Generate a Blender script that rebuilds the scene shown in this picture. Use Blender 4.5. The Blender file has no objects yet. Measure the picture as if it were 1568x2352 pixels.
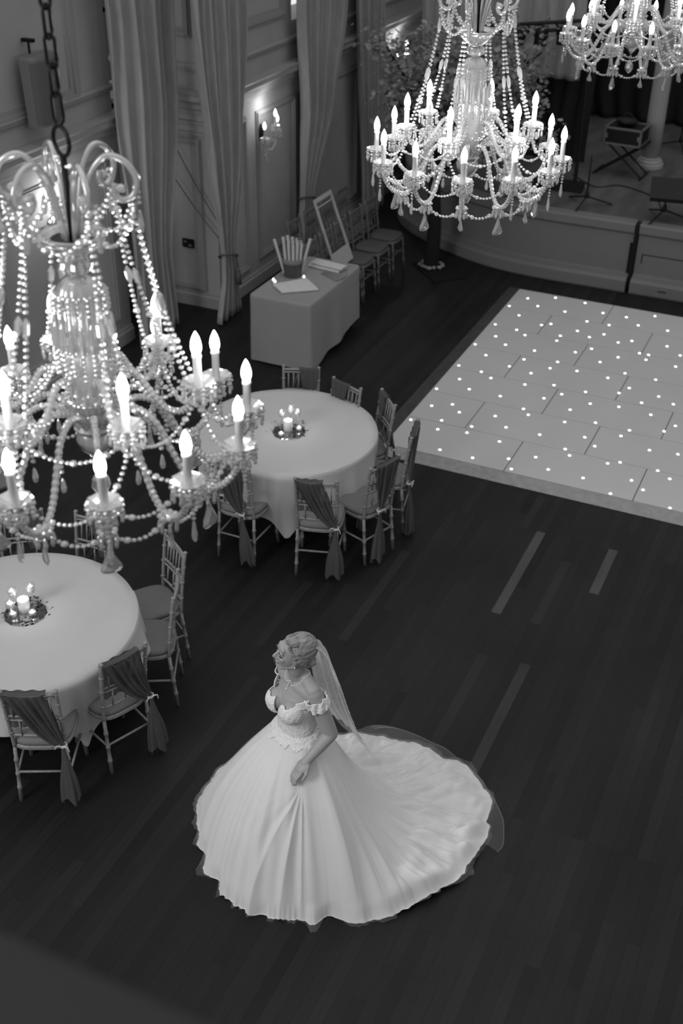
import bpy, bmesh, math, random
from mathutils import Vector, Matrix, noise
random.seed(7)
PI = math.pi
sc = bpy.context.scene
COL = sc.collection

# ------------------------------------------------------------------ camera
cam_d = bpy.data.cameras.new('camera')
cam = bpy.data.objects.new('camera', cam_d); COL.objects.link(cam)
m = Matrix(((0.90981, -0.23394, 0.34282, 0), (0.41484, 0.48724, -0.76845, 0), (0.01274, 0.84135, 0.54034, 5.45), (0, 0, 0, 1)))
cam.matrix_world = m
cam_d.sensor_fit = 'VERTICAL'; cam_d.sensor_height = 36.0; cam_d.sensor_width = 24.0
cam_d.lens = 2660.32 / 2352 * 36.0
cam_d.clip_start = 0.05; cam_d.clip_end = 100
cam_d.dof.use_dof = True; cam_d.dof.focus_distance = 6.3; cam_d.dof.aperture_fstop = 2.2
sc.camera = cam

# ------------------------------------------------------------------ world, lights, exposure
w = bpy.data.worlds.new('world'); sc.world = w; w.use_nodes = True
w.node_tree.nodes['Background'].inputs[0].default_value = (1, 1, 1, 1)
w.node_tree.nodes['Background'].inputs[1].default_value = 0.76
_nt = w.node_tree; _tc = _nt.nodes.new('ShaderNodeTexCoord'); _sp = _nt.nodes.new('ShaderNodeSeparateXYZ'); _mr = _nt.nodes.new('ShaderNodeMapRange')
_mr.inputs[1].default_value = -.05; _mr.inputs[2].default_value = .85; _mr.inputs[3].default_value = .07; _mr.inputs[4].default_value = 1.0   # surround glows brighter overhead for top-down light; no ceiling is built
_nt.links.new(_tc.outputs['Generated'], _sp.inputs[0]); _nt.links.new(_sp.outputs[2], _mr.inputs[0]); _nt.links.new(_mr.outputs[0], _nt.nodes['Background'].inputs[0])
sc.view_settings.view_transform = 'Standard'; sc.view_settings.look = 'None'
sc.view_settings.exposure = 0.0; sc.view_settings.gamma = 1.0
sc.cycles.use_denoising = True
sc.cycles.max_bounces = 6; sc.cycles.transparent_max_bounces = 24
sc.cycles.sample_clamp_indirect = 4.0
CH_POWER = 11.0      # watts in each chandelier, split over its lamps
BULB_L = 9.0
KEY_POWER = 330.0           # power of a soft unseen area light added behind the balcony

def area(name, loc, target, size, size_y, power):
    l = bpy.data.lights.new(name, 'AREA'); l.shape = 'RECTANGLE'; l.size = size; l.size_y = size_y; l.energy = power
    o = bpy.data.objects.new(name, l); COL.objects.link(o); o.location = loc
    o.rotation_euler = (Vector(target) - Vector(loc)).to_track_quat('-Z', 'Y').to_euler()
    return o
area('unseen_key_light', (-6.0, -3.0, 6.0), (-2.0, 4.5, 0.5), 3.0, 3.5, KEY_POWER)  # unseen lamp added to light the bride from front left, no window there

# ------------------------------------------------------------------ materials
def gray(v): return (v, v, v, 1)
def mat(name, v, rough=0.6, metal=0.0, spec=0.3, var=0.0, scale=8.0, bump=0.0, bscale=60.0, stretch=None, sheen=0.0, trans=0.0, emit=0.0):
    M = bpy.data.materials.new(name); M.use_nodes = True
    nt = M.node_tree; b = nt.nodes['Principled BSDF']
    b.inputs['Base Color'].default_value = gray(v); b.inputs['Roughness'].default_value = rough
    b.inputs['Metallic'].default_value = metal; b.inputs['Specular IOR Level'].default_value = spec
    if sheen: b.inputs['Sheen Weight'].default_value = sheen
    if trans: b.inputs['Transmission Weight'].default_value = trans
    if emit:
        b.inputs['Emission Color'].default_value = (1, 1, 1, 1); b.inputs['Emission Strength'].default_value = emit
    tc = nt.nodes.new('ShaderNodeTexCoord'); mp = nt.nodes.new('ShaderNodeMapping')
    nt.links.new(tc.outputs['Object'], mp.inputs[0])
    if stretch: mp.inputs['Scale'].default_value = stretch
    if var:
        n = nt.nodes.new('ShaderNodeTexNoise'); n.inputs['Scale'].default_value = scale; n.inputs['Detail'].default_value = 4
        r = nt.nodes.new('ShaderNodeValToRGB'); r.color_ramp.elements[0].position = .3; r.color_ramp.elements[1].position = .7
        r.color_ramp.elements[0].color = gray(v * (1 - var)); r.color_ramp.elements[1].color = gray(min(1, v * (1 + var)))
        nt.links.new(mp.outputs[0], n.inputs[0]); nt.links.new(n.outputs[0], r.inputs[0]); nt.links.new(r.outputs[0], b.inputs['Base Color'])
    if bump:
        n2 = nt.nodes.new('ShaderNodeTexNoise'); n2.inputs['Scale'].default_value = bscale; n2.inputs['Detail'].default_value = 3
        bp = nt.nodes.new('ShaderNodeBump'); bp.inputs['Strength'].default_value = bump; bp.inputs['Distance'].default_value = .01
        nt.links.new(mp.outputs[0], n2.inputs[0]); nt.links.new(n2.outputs[0], bp.inputs['Height']); nt.links.new(bp.outputs[0], b.inputs['Normal'])
    return M

def crystal_mat(name, transp=.45, diff=.5, tint=.92, rough=.1):
    M = bpy.data.materials.new(name); M.use_nodes = True; nt = M.node_tree
    for n in list(nt.nodes): nt.nodes.remove(n)
    out = nt.nodes.new('ShaderNodeOutputMaterial')
    g = nt.nodes.new('ShaderNodeBsdfGlossy'); g.inputs['Color'].default_value = gray(.95); g.inputs['Roughness'].default_value = rough
    t = nt.nodes.new('ShaderNodeBsdfTransparent'); t.inputs['Color'].default_value = gray(tint)
    d = nt.nodes.new('ShaderNodeBsdfDiffuse'); d.inputs['Color'].default_value = gray(.8)
    tl = nt.nodes.new('ShaderNodeBsdfTranslucent'); tl.inputs['Color'].default_value = gray(.8)
    dd = nt.nodes.new('ShaderNodeMixShader'); dd.inputs[0].default_value = .5
    nt.links.new(d.outputs[0], dd.inputs[1]); nt.links.new(tl.outputs[0], dd.inputs[2])
    m1 = nt.nodes.new('ShaderNodeMixShader'); m1.inputs[0].default_value = transp
    nt.links.new(dd.outputs[0], m1.inputs[1]); nt.links.new(t.outputs[0], m1.inputs[2])
    lw = nt.nodes.new('ShaderNodeLayerWeight'); lw.inputs['Blend'].default_value = diff
    m2 = nt.nodes.new('ShaderNodeMixShader')
    nt.links.new(lw.outputs['Facing'], m2.inputs[0]); nt.links.new(m1.outputs[0], m2.inputs[1]); nt.links.new(g.outputs[0], m2.inputs[2])
    nt.links.new(m2.outputs[0], out.inputs[0])
    return M

def sheer_mat(name, v, transp, scale=0, lo=0.0, hi=0.0):
    M = bpy.data.materials.new(name); M.use_nodes = True; nt = M.node_tree
    for n in list(nt.nodes): nt.nodes.remove(n)
    out = nt.nodes.new('ShaderNodeOutputMaterial')
    t = nt.nodes.new('ShaderNodeBsdfTransparent')
    d = nt.nodes.new('ShaderNodeBsdfDiffuse'); d.inputs['Color'].default_value = gray(v)
    tl = nt.nodes.new('ShaderNodeBsdfTranslucent'); tl.inputs['Color'].default_value = gray(v)
    dd = nt.nodes.new('ShaderNodeMixShader'); dd.inputs[0].default_value = .35
    nt.links.new(d.outputs[0], dd.inputs[1]); nt.links.new(tl.outputs[0], dd.inputs[2])
    m1 = nt.nodes.new('ShaderNodeMixShader'); m1.inputs[0].default_value = transp
    nt.links.new(dd.outputs[0], m1.inputs[1]); nt.links.new(t.outputs[0], m1.inputs[2])
    if scale:
        tc = nt.nodes.new('ShaderNodeTexCoord'); n = nt.nodes.new('ShaderNodeTexNoise'); n.inputs['Scale'].default_value = scale
        mr = nt.nodes.new('ShaderNodeMapRange'); mr.inputs[1].default_value = .35; mr.inputs[2].default_value = .65
        mr.inputs[3].default_value = lo; mr.inputs[4].default_value = hi
        nt.links.new(tc.outputs['Object'], n.inputs[0]); nt.links.new(n.outputs[0], mr.inputs[0]); nt.links.new(mr.outputs[0], m1.inputs[0])
    nt.links.new(m1.outputs[0], out.inputs[0])
    return M

def plank_mat():
    M = bpy.data.materials.new('dark_floorboards'); M.use_nodes = True; nt = M.node_tree; b = nt.nodes['Principled BSDF']
    at = nt.nodes.new('ShaderNodeAttribute'); at.attribute_name = 'tone'
    uv = nt.nodes.new('ShaderNodeUVMap'); uv.uv_map = 'board'
    sx = nt.nodes.new('ShaderNodeSeparateXYZ'); nt.links.new(uv.outputs[0], sx.inputs[0])
    tc = nt.nodes.new('ShaderNodeTexCoord'); mp = nt.nodes.new('ShaderNodeMapping'); mp.inputs['Scale'].default_value = (60, 2.5, 1)
    n = nt.nodes.new('ShaderNodeTexNoise'); n.inputs['Scale'].default_value = 1.0; n.inputs['Detail'].default_value = 5
    nt.links.new(tc.outputs['Object'], mp.inputs[0]); nt.links.new(mp.outputs[0], n.inputs[0])
    gr = nt.nodes.new('ShaderNodeMapRange'); gr.inputs[3].default_value = .72; gr.inputs[4].default_value = 1.28
    nt.links.new(n.outputs[0], gr.inputs[0])
    n3 = nt.nodes.new('ShaderNodeTexNoise'); n3.inputs['Scale'].default_value = 1.1; n3.inputs['Detail'].default_value = 3
    nt.links.new(tc.outputs['Object'], n3.inputs[0])
    g3 = nt.nodes.new('ShaderNodeMapRange'); g3.inputs[1].default_value = .3; g3.inputs[2].default_value = .7; g3.inputs[3].default_value = .82; g3.inputs[4].default_value = 1.2
    nt.links.new(n3.outputs[0], g3.inputs[0])
    def mth(op, a, bb):
        q = nt.nodes.new('ShaderNodeMath'); q.operation = op
        for i, x in enumerate((a, bb)):
            if isinstance(x, (int, float)): q.inputs[i].default_value = x
            else: nt.links.new(x, q.inputs[i])
        return q.outputs[0]
    gap = mth('GREATER_THAN', sx.outputs[0], .0022); gap2 = mth('GREATER_THAN', sx.outputs[1], .0026)
    gg = mth('MULTIPLY', gap, gap2); gg = mth('MULTIPLY', gg, .65); gg = mth('ADD', gg, .35)
    v = mth('MULTIPLY', at.outputs['Fac'], gr.outputs[0]); v = mth('MULTIPLY', v, gg); v = mth('MULTIPLY', v, g3.outputs[0])
    cb = nt.nodes.new('ShaderNodeCombineColor')
    for i in range(3): nt.links.new(v, cb.inputs[i])
    nt.links.new(cb.outputs[0], b.inputs['Base Color'])
    b.inputs['Roughness'].default_value = .5; b.inputs['Specular IOR Level'].default_value = .22
    return M

M = {
 'boards': plank_mat(),
 'wall': mat('painted_wall', .37, .7, spec=.2, var=.05, scale=3),
 'wall_dark': mat('stage_wall_paint', .1, .8, var=.1, scale=2),
 'trim': mat('painted_moulding', .30, .6, spec=.3),
 'curtain': mat('velvet_curtain', .33, .9, spec=.1, sheen=.25, var=.08, scale=20, stretch=(1, 1, .2)),
 'black_drape': mat('black_backdrop', .03, .95, spec=.05),
 'cord': mat('curtain_cord', .1, .8),
 'stage': mat('stage_front_paint', .17, .6, var=.05, scale=2),
 'stage_top': mat('stage_deck', .09, .6, var=.35, scale=5, stretch=(1, .25, 1)),
 'column': mat('column_paint', .34, .6),
 'gap': mat('dark_gap', .01, .9),
 'tile': mat('white_floor_panel', .53, .16, spec=.45, var=.02, scale=2),
 'tilegap': mat('floor_panel_joint', .14, .7),
 'rampf': mat('metal_edging', .27, .45, spec=.4, var=.15, scale=14),
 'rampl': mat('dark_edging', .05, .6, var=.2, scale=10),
 'led': mat('led_light', 1, .5, emit=9),
 'linen': mat('white_linen', .51, .85, spec=.1, sheen=.1, bump=.15, bscale=300, var=.03, scale=3),
 'linen2': mat('grey_linen', .28, .9, spec=.1, bump=.2, bscale=260, var=.03, scale=3),
 'chair': mat('silver_painted_wood', .24, .45, spec=.4, var=.15, scale=60),
 'seat': mat('grey_seat_fabric', .19, .9, spec=.1, bump=.15, bscale=200),
 'sash': sheer_mat('chiffon_sash', .13, .06),
 'ribbon': mat('satin_tie', .6, .3, spec=.6),
 'rowchair': mat('dark_chair_paint', .15, .5, spec=.3), 'rowseat': mat('dark_seat_fabric', .10, .9, spec=.1),
 'iron': mat('dark_iron', .02, .4, metal=.7),
 'candle': mat('ivory_candle_tube', .75, .5, spec=.3, trans=0),
 'bulb': mat('lit_bulb', 1, .4, emit=BULB_L), 'flame': mat('lit_flame', 1, .5, emit=14), 'cap': mat('bulb_collar', .5, .5),
 'crystal': crystal_mat('cut_crystal', .30, .62, .92, .10),
 'glassarm': crystal_mat('twisted_glass', .34, .66, .94, .16),
 'clear': crystal_mat('clear_glass', .80, .30, .97, .05),
 'pend': crystal_mat('crystal_pendant', .62, .5, .9, .06),
 'wax': mat('candle_wax', .85, .5), 'mirror': mat('mirror_plate', .5, .06, metal=1.0),
 'leaf': mat('dark_foliage', .05, .7), 'petal': mat('pale_blossom', .24, .8, var=.4, scale=6), 'bark': mat('dark_bark', .012, .95, bump=.5, bscale=30),
 'black': mat('matte_black', .009, .55), 'mat': mat('black_rubber_mat', .006, .9), 'alu': mat('aluminium_edge', .22, .45, metal=.5),
 'plastic': mat('grey_speaker_case', .16, .55, spec=.3), 'grille': mat('speaker_grille', .12, .6, bump=.4, bscale=400),
 'wicker': mat('woven_wicker', .07, .8), 'burlap': mat('basket_trim', .2, .9), 'paper': mat('rolled_paper', .55, .8, var=.06, scale=12),
 'frame': mat('pale_frame', .38, .7, var=.1, scale=30),
 'skin': mat('skin', .38, .5, spec=.35, sheen=.05), 'hair': mat('blonde_hair', .27, .5, spec=.4, var=.45, scale=1.0, stretch=(14, 90, 90), bump=.6, bscale=1.0),
 'gown': mat('white_tulle_gown', .82, .95, spec=.05, bump=.12, bscale=500),
 'lace': mat('white_lace', .86, .9, spec=.1, var=.12, scale=90, bump=.6, bscale=140),
 'veil': sheer_mat('veil_tulle', .88, .2, 25, .16, .30), 'tulle': sheer_mat('sheer_tulle', .8, .88, 2.5, .86, .91),
 'lip': mat('lips', .10, .4), 'dark': mat('lashes', .012, .6), 'brow': mat('brow', .11, .8), 'pearl': mat('pearl', .85, .15, spec=.8),
 'ledge': mat('balcony_ledge_paint', .035, .7), 'window': mat('bright_window', 1, .5, emit=.75),
}

# ------------------------------------------------------------------ helpers
def tag(o, label=None, cat=None, group=None, kind=None):
    if label: o['label'] = label
    if cat: o['category'] = cat
    if group: o['group'] = group
    if kind: o['kind'] = kind
    return o
def empty(name, loc=(0, 0, 0), rz=0.0, label=None, cat=None, group=None):
    o = bpy.data.objects.new(name, None); COL.objects.link(o); o.empty_display_size = .1
    o.location = loc; o.rotation_euler = (0, 0, rz)
    return tag(o, label, cat, group)
def obj(name, bm, material, parent=None, smooth=False, loc=None, mods=None):
    me = bpy.data.meshes.new(name); bm.normal_update(); bm.to_mesh(me); bm.free()
    if isinstance(material, (list, tuple)):
        for q in material: me.materials.append(M[q])
    else: me.materials.append(M[material])
    if smooth:
        for p in me.polygons: p.use_smooth = True
    o = bpy.data.objects.new(name, me); COL.objects.link(o)
    if parent is not None: o.parent = parent
    if loc is not None: o.location = loc
    return o
def struct(name, bm, material, **k):
    return tag(obj(name, bm, material, **k), kind='structure')
def kids(o): return [c for c in o.children]
def copy_tree(o, parent=None):
    c = o.copy(); COL.objects.link(c); c.parent = parent
    for ch in list(o.children): copy_tree(ch, c)
    return c

def NB(): return bmesh.new()
def box(bm, x0, y0, z0, x1, y1, z1, mi=0, mtx=None):
    r = bmesh.ops.create_cube(bm, size=1.0)
    for v in r['verts']:
        v.co = Vector(((x0 + x1) / 2 + v.co.x * (x1 - x0), (y0 + y1) / 2 + v.co.y * (y1 - y0), (z0 + z1) / 2 + v.co.z * (z1 - z0)))
        if mtx is not None: v.co = mtx @ v.co
    for v in r['verts']:
        for f in v.link_faces: f.material_index = mi
    return r['verts']
def frame_at(d):
    d = d.normalized(); a = Vector((0, 0, 1)) if abs(d.z) < .9 else Vector((1, 0, 0))
    u = d.cross(a).normalized(); return u, d.cross(u).normalized()
def tube(bm, pts, rad, n=8, caps=True, flat=1.0):
    """tube along points; rad number or list"""
    pts = [Vector(p) for p in pts]; rs = rad if isinstance(rad, (list, tuple)) else [rad] * len(pts)
    rings = []; u = None
    for i, p in enumerate(pts):
        d = (pts[min(i + 1, len(pts) - 1)] - pts[max(i - 1, 0)])
        if d.length < 1e-9: d = Vector((0, 0, 1))
        d.normalize()
        if u is None: u, v = frame_at(d)
        else:
            u = (u - d * u.dot(d))
            if u.length < 1e-6: u, _ = frame_at(d)
            u.normalize(); v = d.cross(u).normalized()
        rings.append([bm.verts.new(p + (u * math.cos(2 * PI * k / n) + v * math.sin(2 * PI * k / n) * flat) * rs[i]) for k in range(n)])
    for a, b in zip(rings[:-1], rings[1:]):
        for k in range(n): bm.faces.new((a[k], a[(k + 1) % n], b[(k + 1) % n], b[k]))
    if caps:
        bm.faces.new(rings[0][::-1]); bm.faces.new(rings[-1])
    return rings
def lathe(bm, prof, n=24, loc=(0, 0, 0), ripple=0.0, rn=8):
    """prof list of (r,z)"""
    L = Vector(loc); rings = []
    for r, z in prof:
        if r < 1e-5: rings.append([bm.verts.new(L + Vector((0, 0, z)))]); continue
        rings.append([bm.verts.new(L + Vector((math.cos(2 * PI * k / n) * r * (1 + ripple * math.cos(rn * 2 * PI * k / n)), math.sin(2 * PI * k / n) * r * (1 + ripple * math.cos(rn * 2 * PI * k / n)), z))) for k in range(n)])
    for a, b in zip(rings[:-1], rings[1:]):
        if len(a) == 1 and len(b) == 1: continue
        for k in range(n):
            if len(a) == 1: bm.faces.new((a[0], b[(k + 1) % n], b[k]))
            elif len(b) == 1: bm.faces.new((a[k], a[(k + 1) % n], b[0]))
            else: bm.faces.new((a[k], a[(k + 1) % n], b[(k + 1) % n], b[k]))
def ell(bm, c, r, rot=None, sub=2):
    q = bmesh.ops.create_icosphere(bm, subdivisions=sub, radius=1.0)
    for v in q['verts']:
        p = Vector((v.co.x * r[0], v.co.y * r[1], v.co.z * r[2]))
        if rot is not None: p = rot @ p
        v.co = p + Vector(c)
    return q['verts']
def spline(P, n=8):
    P = [Vector(p) for p in P]; out = []
    for i in range(len(P) - 1):
        p0 = P[max(i - 1, 0)]; p1 = P[i]; p2 = P[i + 1]; p3 = P[min(i + 2, len(P) - 1)]
        for k in range(n):
            t = k / n
            out.append(.5 * ((2 * p1) + (p2 - p0) * t + (2 * p0 - 5 * p1 + 4 * p2 - p3) * t * t + (3 * p1 - p0 - 3 * p2 + p3) * t ** 3))
    out.append(P[-1]); return out
def grid(bm, fn, nu, nv, closed=False):
    V = [[bm.verts.new(fn(i / nu, j / nv)) for i in range(nu if closed else nu + 1)] for j in range(nv + 1)]
    for j in range(nv):
        for i in range(nu):
            i2 = (i + 1) % nu if closed else i + 1
            bm.faces.new((V[j][i], V[j][i2], V[j + 1][i2], V[j + 1][i]))
    return V
def lerp(a, b, t): return a + (b - a) * t
def smooth01(t): t = max(0, min(1, t)); return t * t * (3 - 2 * t)

# ------------------------------------------------------------------ floor
def build_floor():
    bm = NB(); uvl = bm.loops.layers.uv.new('board'); tone = bm.faces.layers.float.new('tone_f')
    W = .0775; rnd = random.Random(3)
    seams = [5.03, 8.20]
    tones = []
    x = -7.8; k = 0
    while x < 5.0:
        ys = [-1.0]; y = -1.0 + rnd.uniform(.2, 1.6)
        while y < 20: ys.append(y); y += rnd.choice((.9, 1.3, 1.7, 2.2, 2.6))
        if x > -2.9:
            ys = [q for q in ys if all(abs(q - s) > .2 for s in seams)] + seams
            ys.sort()
        ys.append(20)
        for a, b in zip(ys[:-1], ys[1:]):
            t = .0125 * math.exp(rnd.gauss(0, .15))
            if rnd.random() < .04: t *= 1.3
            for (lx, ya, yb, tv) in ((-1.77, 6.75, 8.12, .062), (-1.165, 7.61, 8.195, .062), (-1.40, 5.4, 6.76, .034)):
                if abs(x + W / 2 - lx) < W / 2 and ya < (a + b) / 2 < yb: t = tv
            f = bm.faces.new([bm.verts.new((px, py, 0)) for px, py in ((x, a), (x + W, a), (x + W, b), (x, b))])
            for l, (u, v) in zip(f.loops, ((0, 0), (W, 0), (W, b - a), (0, b - a))): l[uvl].uv = (u, v)
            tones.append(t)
        x += W; k += 1
    o = struct('floor', bm, 'boards')
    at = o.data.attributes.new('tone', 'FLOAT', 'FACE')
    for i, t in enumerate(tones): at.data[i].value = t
build_floor()

# ------------------------------------------------------------------ left wall, panels, cornices
XW = -6.6
def panel_frame(bm, y0, y1, z0, z1, x=XW, wd=.07, axis='y', sgn=1):
    """raised moulding rectangle, stepped section, on a wall facing +x (axis y) or facing -y (axis x, then y0,y1 are x)"""
    for (inset, ww, th) in ((0, wd, .018), (wd * .25, wd * .4, .034)):
        a0, a1, b0, b1 = y0 + inset, y1 - inset, z0 + inset, z1 - inset
        for (p0, q0, p1, q1) in ((a0, b0, a1, b0 + ww), (a0, b1 - ww, a1, b1), (a0, b0 + ww, a0 + ww, b1 - ww), (a1 - ww, b0 + ww, a1, b1 - ww)):
            if axis == 'y': box(bm, x - .01, p0, q0, x + th, p1, q1)
            else: box(bm, p0, x - th, q0, p1, x + .01, q1)
CORN = [(0, 2.25), (.03, 2.25), (.035, 2.29), (.06, 2.31), (.07, 2.36), (.11, 2.40), (.14, 2.41), (.14, 2.46), (.16, 2.49), (.02, 2.50), (0, 2.50)]
RAIL = [(0, 2.70), (.03, 2.70), (.04, 2.74), (.02, 2.77), (0, 2.77)]
SKIRT = [(0, 0), (.035, 0), (.035, .13), (.02, .15), (.02, .17), (0, .18)]
def sweep_prof(bm, prof, p0, p1, nrm):
    """prof (out,z) extruded from p0 to p1 (xy), nrm outward xy"""
    R0 = [bm.verts.new((p0[0] + nrm[0] * o, p0[1] + nrm[1] * o, z)) for o, z in prof]
    R1 = [bm.verts.new((p1[0] + nrm[0] * o, p1[1] + nrm[1] * o, z)) for o, z in prof]
    n = len(prof)
    for k in range(n): bm.faces.new((R0[k], R0[(k + 1) % n], R1[(k + 1) % n], R1[k]))
    bm.faces.new(R0[::-1]); bm.faces.new(R1)
XS = -7.1     # the near pier and the window bay stand further back
bm = NB()
box(bm, XW - 1.2, 11.2, 0, XW, 13.12, 6.5)                 # pier carrying the wall lamp
box(bm, XW - 1.2, 13.12, 0, XW, 14.35, 2.93)               # below the small upper window
box(bm, XW - 1.2, 13.12, 4.6, XW, 14.35, 6.5)
box(bm, XW - 1.2, 14.35, 0, XW, 20, 6.5)
struct('wall_left', bm, 'wall')
bm = NB(); box(bm, XS - 1.0, 2.0, 0, XS, 10.05, 6.5); struct('wall_left_near', bm, 'wall')
bm = NB(); box(bm, XS - .9, 10.05, 0, XS - .7, 11.2, 1.2); box(bm, XS - .9, 10.05, 4.4, XS - .7, 11.2, 6.5); struct('wall_bay', bm, 'wall')
bm = NB(); box(bm, XS - .86, 10.05, 1.2, XS - .84, 11.2, 4.4)
struct('window_1', bm, 'window')
bm = NB()
for z in (1.2, 2.2, 3.2, 4.36): box(bm, XS - .84, 10.05, z, XS - .78, 11.2, z + .05)
for y in (10.05, 10.6, 11.15): box(bm, XS - .84, y, 1.2, XS - .78, y + .05, 4.4)
struct('trim_1', bm, 'trim')
bm = NB(); box(bm, XW - .5, 13.1, 2.92, XW - .48, 14.4, 4.62); struct('window_2', bm, 'window')
bm = NB()
panel_frame(bm, 11.28, 11.92, .26, 2.09); panel_frame(bm, 12.16, 13.18, .30, 2.09)
panel_frame(bm, 11.3, 12.95, 3.0, 4.3, wd=.13)
panel_frame(bm, 13.55, 15.1, .3, 2.09); panel_frame(bm, 15.45, 17.2, .3, 2.09); panel_frame(bm, 15.3, 17.4, 3.0, 4.3, wd=.13)
struct('trim_2', bm, 'trim')
for nm, y0, y1, X in (('trim_3', 11.2, 17.6, XW), ('trim_4', 2.0, 10.05, XS)):
    bm = NB(); sweep_prof(bm, CORN, (X, y0), (X, y1 + (.16 if X == XS else 0)), (1, 0)); sweep_prof(bm, RAIL, (X, y0), (X, y1), (1, 0))
    struct(nm, bm, 'trim')
bm = NB(); sweep_prof(bm, SKIRT, (XW, 11.2), (XW, 17.6), (1, 0)); struct('baseboard_left', bm, 'trim')
bm = NB(); sweep_prof(bm, SKIRT, (XS, 2.0), (XS, 10.05), (1, 0)); struct('baseboard_left_near', bm, 'trim')
bm = NB(); panel_frame(bm, 6.4, 9.55, 2.68, 4.6, x=XS, wd=.16); panel_frame(bm, 8.0, 9.85, .3, 2.09, x=XS)
struct('trim_5', bm, 'trim')
# return face of the pier, seen between the two curtains
bm = NB()
for c in (CORN, RAIL, SKIRT):
    sweep_prof(bm, c, (XW + (.16 if c is CORN else .0), 11.2), (XS - .8, 11.2), (0, -1))
for z in (2.02, 2.14): box(bm, XS - .8, 11.17, z, XW, 11.2, z + .03)
panel_frame(bm, XS - .6, XW - .17, .2, 1.98, x=11.2, axis='x', wd=.06)
panel_frame(bm, XS - .6, XW - .22, 3.03, 4.4, x=11.2, axis='x', wd=.09)
struct('trim_6', bm, 'trim')
# back wall beside the stage
bm = NB(); box(bm, -6.6, 17.6, 0, -5.1, 17.8, 6.5); struct('wall_back', bm, 'wall')
bm = NB(); box(bm, -5.1, 19.6, 0, 5, 19.8, 6.5); struct('wall_stage_back', bm, 'wall_dark')
bm = NB(); box(bm, -8.2, -1.2, -.1, 5.2, 20.1, -.002); struct('floor_base', bm, 'gap')

# ------------------------------------------------------------------ balcony ledge the picture was taken from
bm = NB(); vs = box(bm, -3.2, -.12, 4.35, 3.2, .475, 4.61)
bmesh.ops.bevel(bm, geom=[e for e in bm.edges], offset=.02, segments=3, affect='EDGES')
struct('wall_balcony', bm, 'ledge', smooth=True)

# ------------------------------------------------------------------ stage
def stage():
    root = empty('stage', (-3, 14.1, 0), 0, 'raised stage with a curved painted front and dark deck behind the dance floor', 'stage')
    path = [(-6.0, 15.6), (-5.75, 15.1), (-5.35, 14.72), (-4.9, 14.42), (-4.45, 14.2), (-4.0, 14.06), (-3.5, 14.0), (-2.9, 14.0), (-2.385, 14.0)]
    path2 = [(-2.33, 14.0), (-1.0, 14.0), (1.0, 14.0), (4.0, 14.0)]
    prof = [(.13, 0), (.14, .02), (.14, .15), (.10, .18), (.03, .20), (.0, .22), (.0, .70), (.02, .72), (.04, .74), (.04, .83), (.02, .85), (-.14, .85), (-.14, .0)]
    L = Vector((-3, 14.1, 0))
    def sw(bm, pth, prof):
        rings = []
        for i, p in enumerate(pth):
            a = Vector(pth[max(i - 1, 0)]); b = Vector(pth[min(i + 1, len(pth) - 1)]); d = (b - a).normalized(); nr = Vector((d.y, -d.x))
            rings.append([bm.verts.new((p[0] + nr.x * o - L.x, p[1] + nr.y * o - L.y, z)) for o, z in prof])
        for a, b in zip(rings[:-1], rings[1:]):
            for k in range(len(prof)):
                k2 = (k + 1) % len(prof); bm.faces.new((a[k], a[k2], b[k2], b[k]))
        bm.faces.new(rings[0][::-1]); bm.faces.new(rings[-1])
    bm = NB(); sp = [tuple(q)[:2] for q in spline([(a, b, 0) for a, b in path], 4)]
    sw(bm, sp, prof); obj('stage_front', bm, 'stage', root)
    bm = NB(); sw(bm, path2, prof); obj('stage_front', bm, 'stage', root)
    bm = NB(); box(bm, .62, -.15, .04, .66, .0, .84); box(bm, .58, -.115, .03, .665, -.03, .6); obj('seam', bm, 'gap', root)
    # outline of the hatch in the front
    bm = NB(); box(bm, .74, -.106, .47, 2.4, -.0995, .478); box(bm, .74, -.106, .36, .752, -.0995, .47); obj('hatch_outline', bm, 'gap', root)
    bm = NB(); box(bm, 1.02, -.25, .09, 1.12, -.238, .1); obj('hatch_pull', bm, 'gap', root)
    bm = NB(); poly = [(p[0], p[1] + .12) for p in sp] + [(4.0, 14.12), (4.0, 19.55), (-5.08, 19.55), (-5.08, 17.55), (-6.5, 17.55), (-6.5, 16.4)]
    top = [bm.verts.new((x - L.x, y - L.y, .845)) for x, y in poly]; bot = [bm.verts.new((x - L.x, y - L.y, .78)) for x, y in poly]
    bm.faces.new(top); bm.faces.new(bot[::-1])
    for k in range(len(poly)): bm.faces.new((bot[k], bot[(k + 1) % len(poly)], top[(k + 1) % len(poly)], top[k]))
    obj('deck', bm, 'stage_top', root)
stage()

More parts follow.
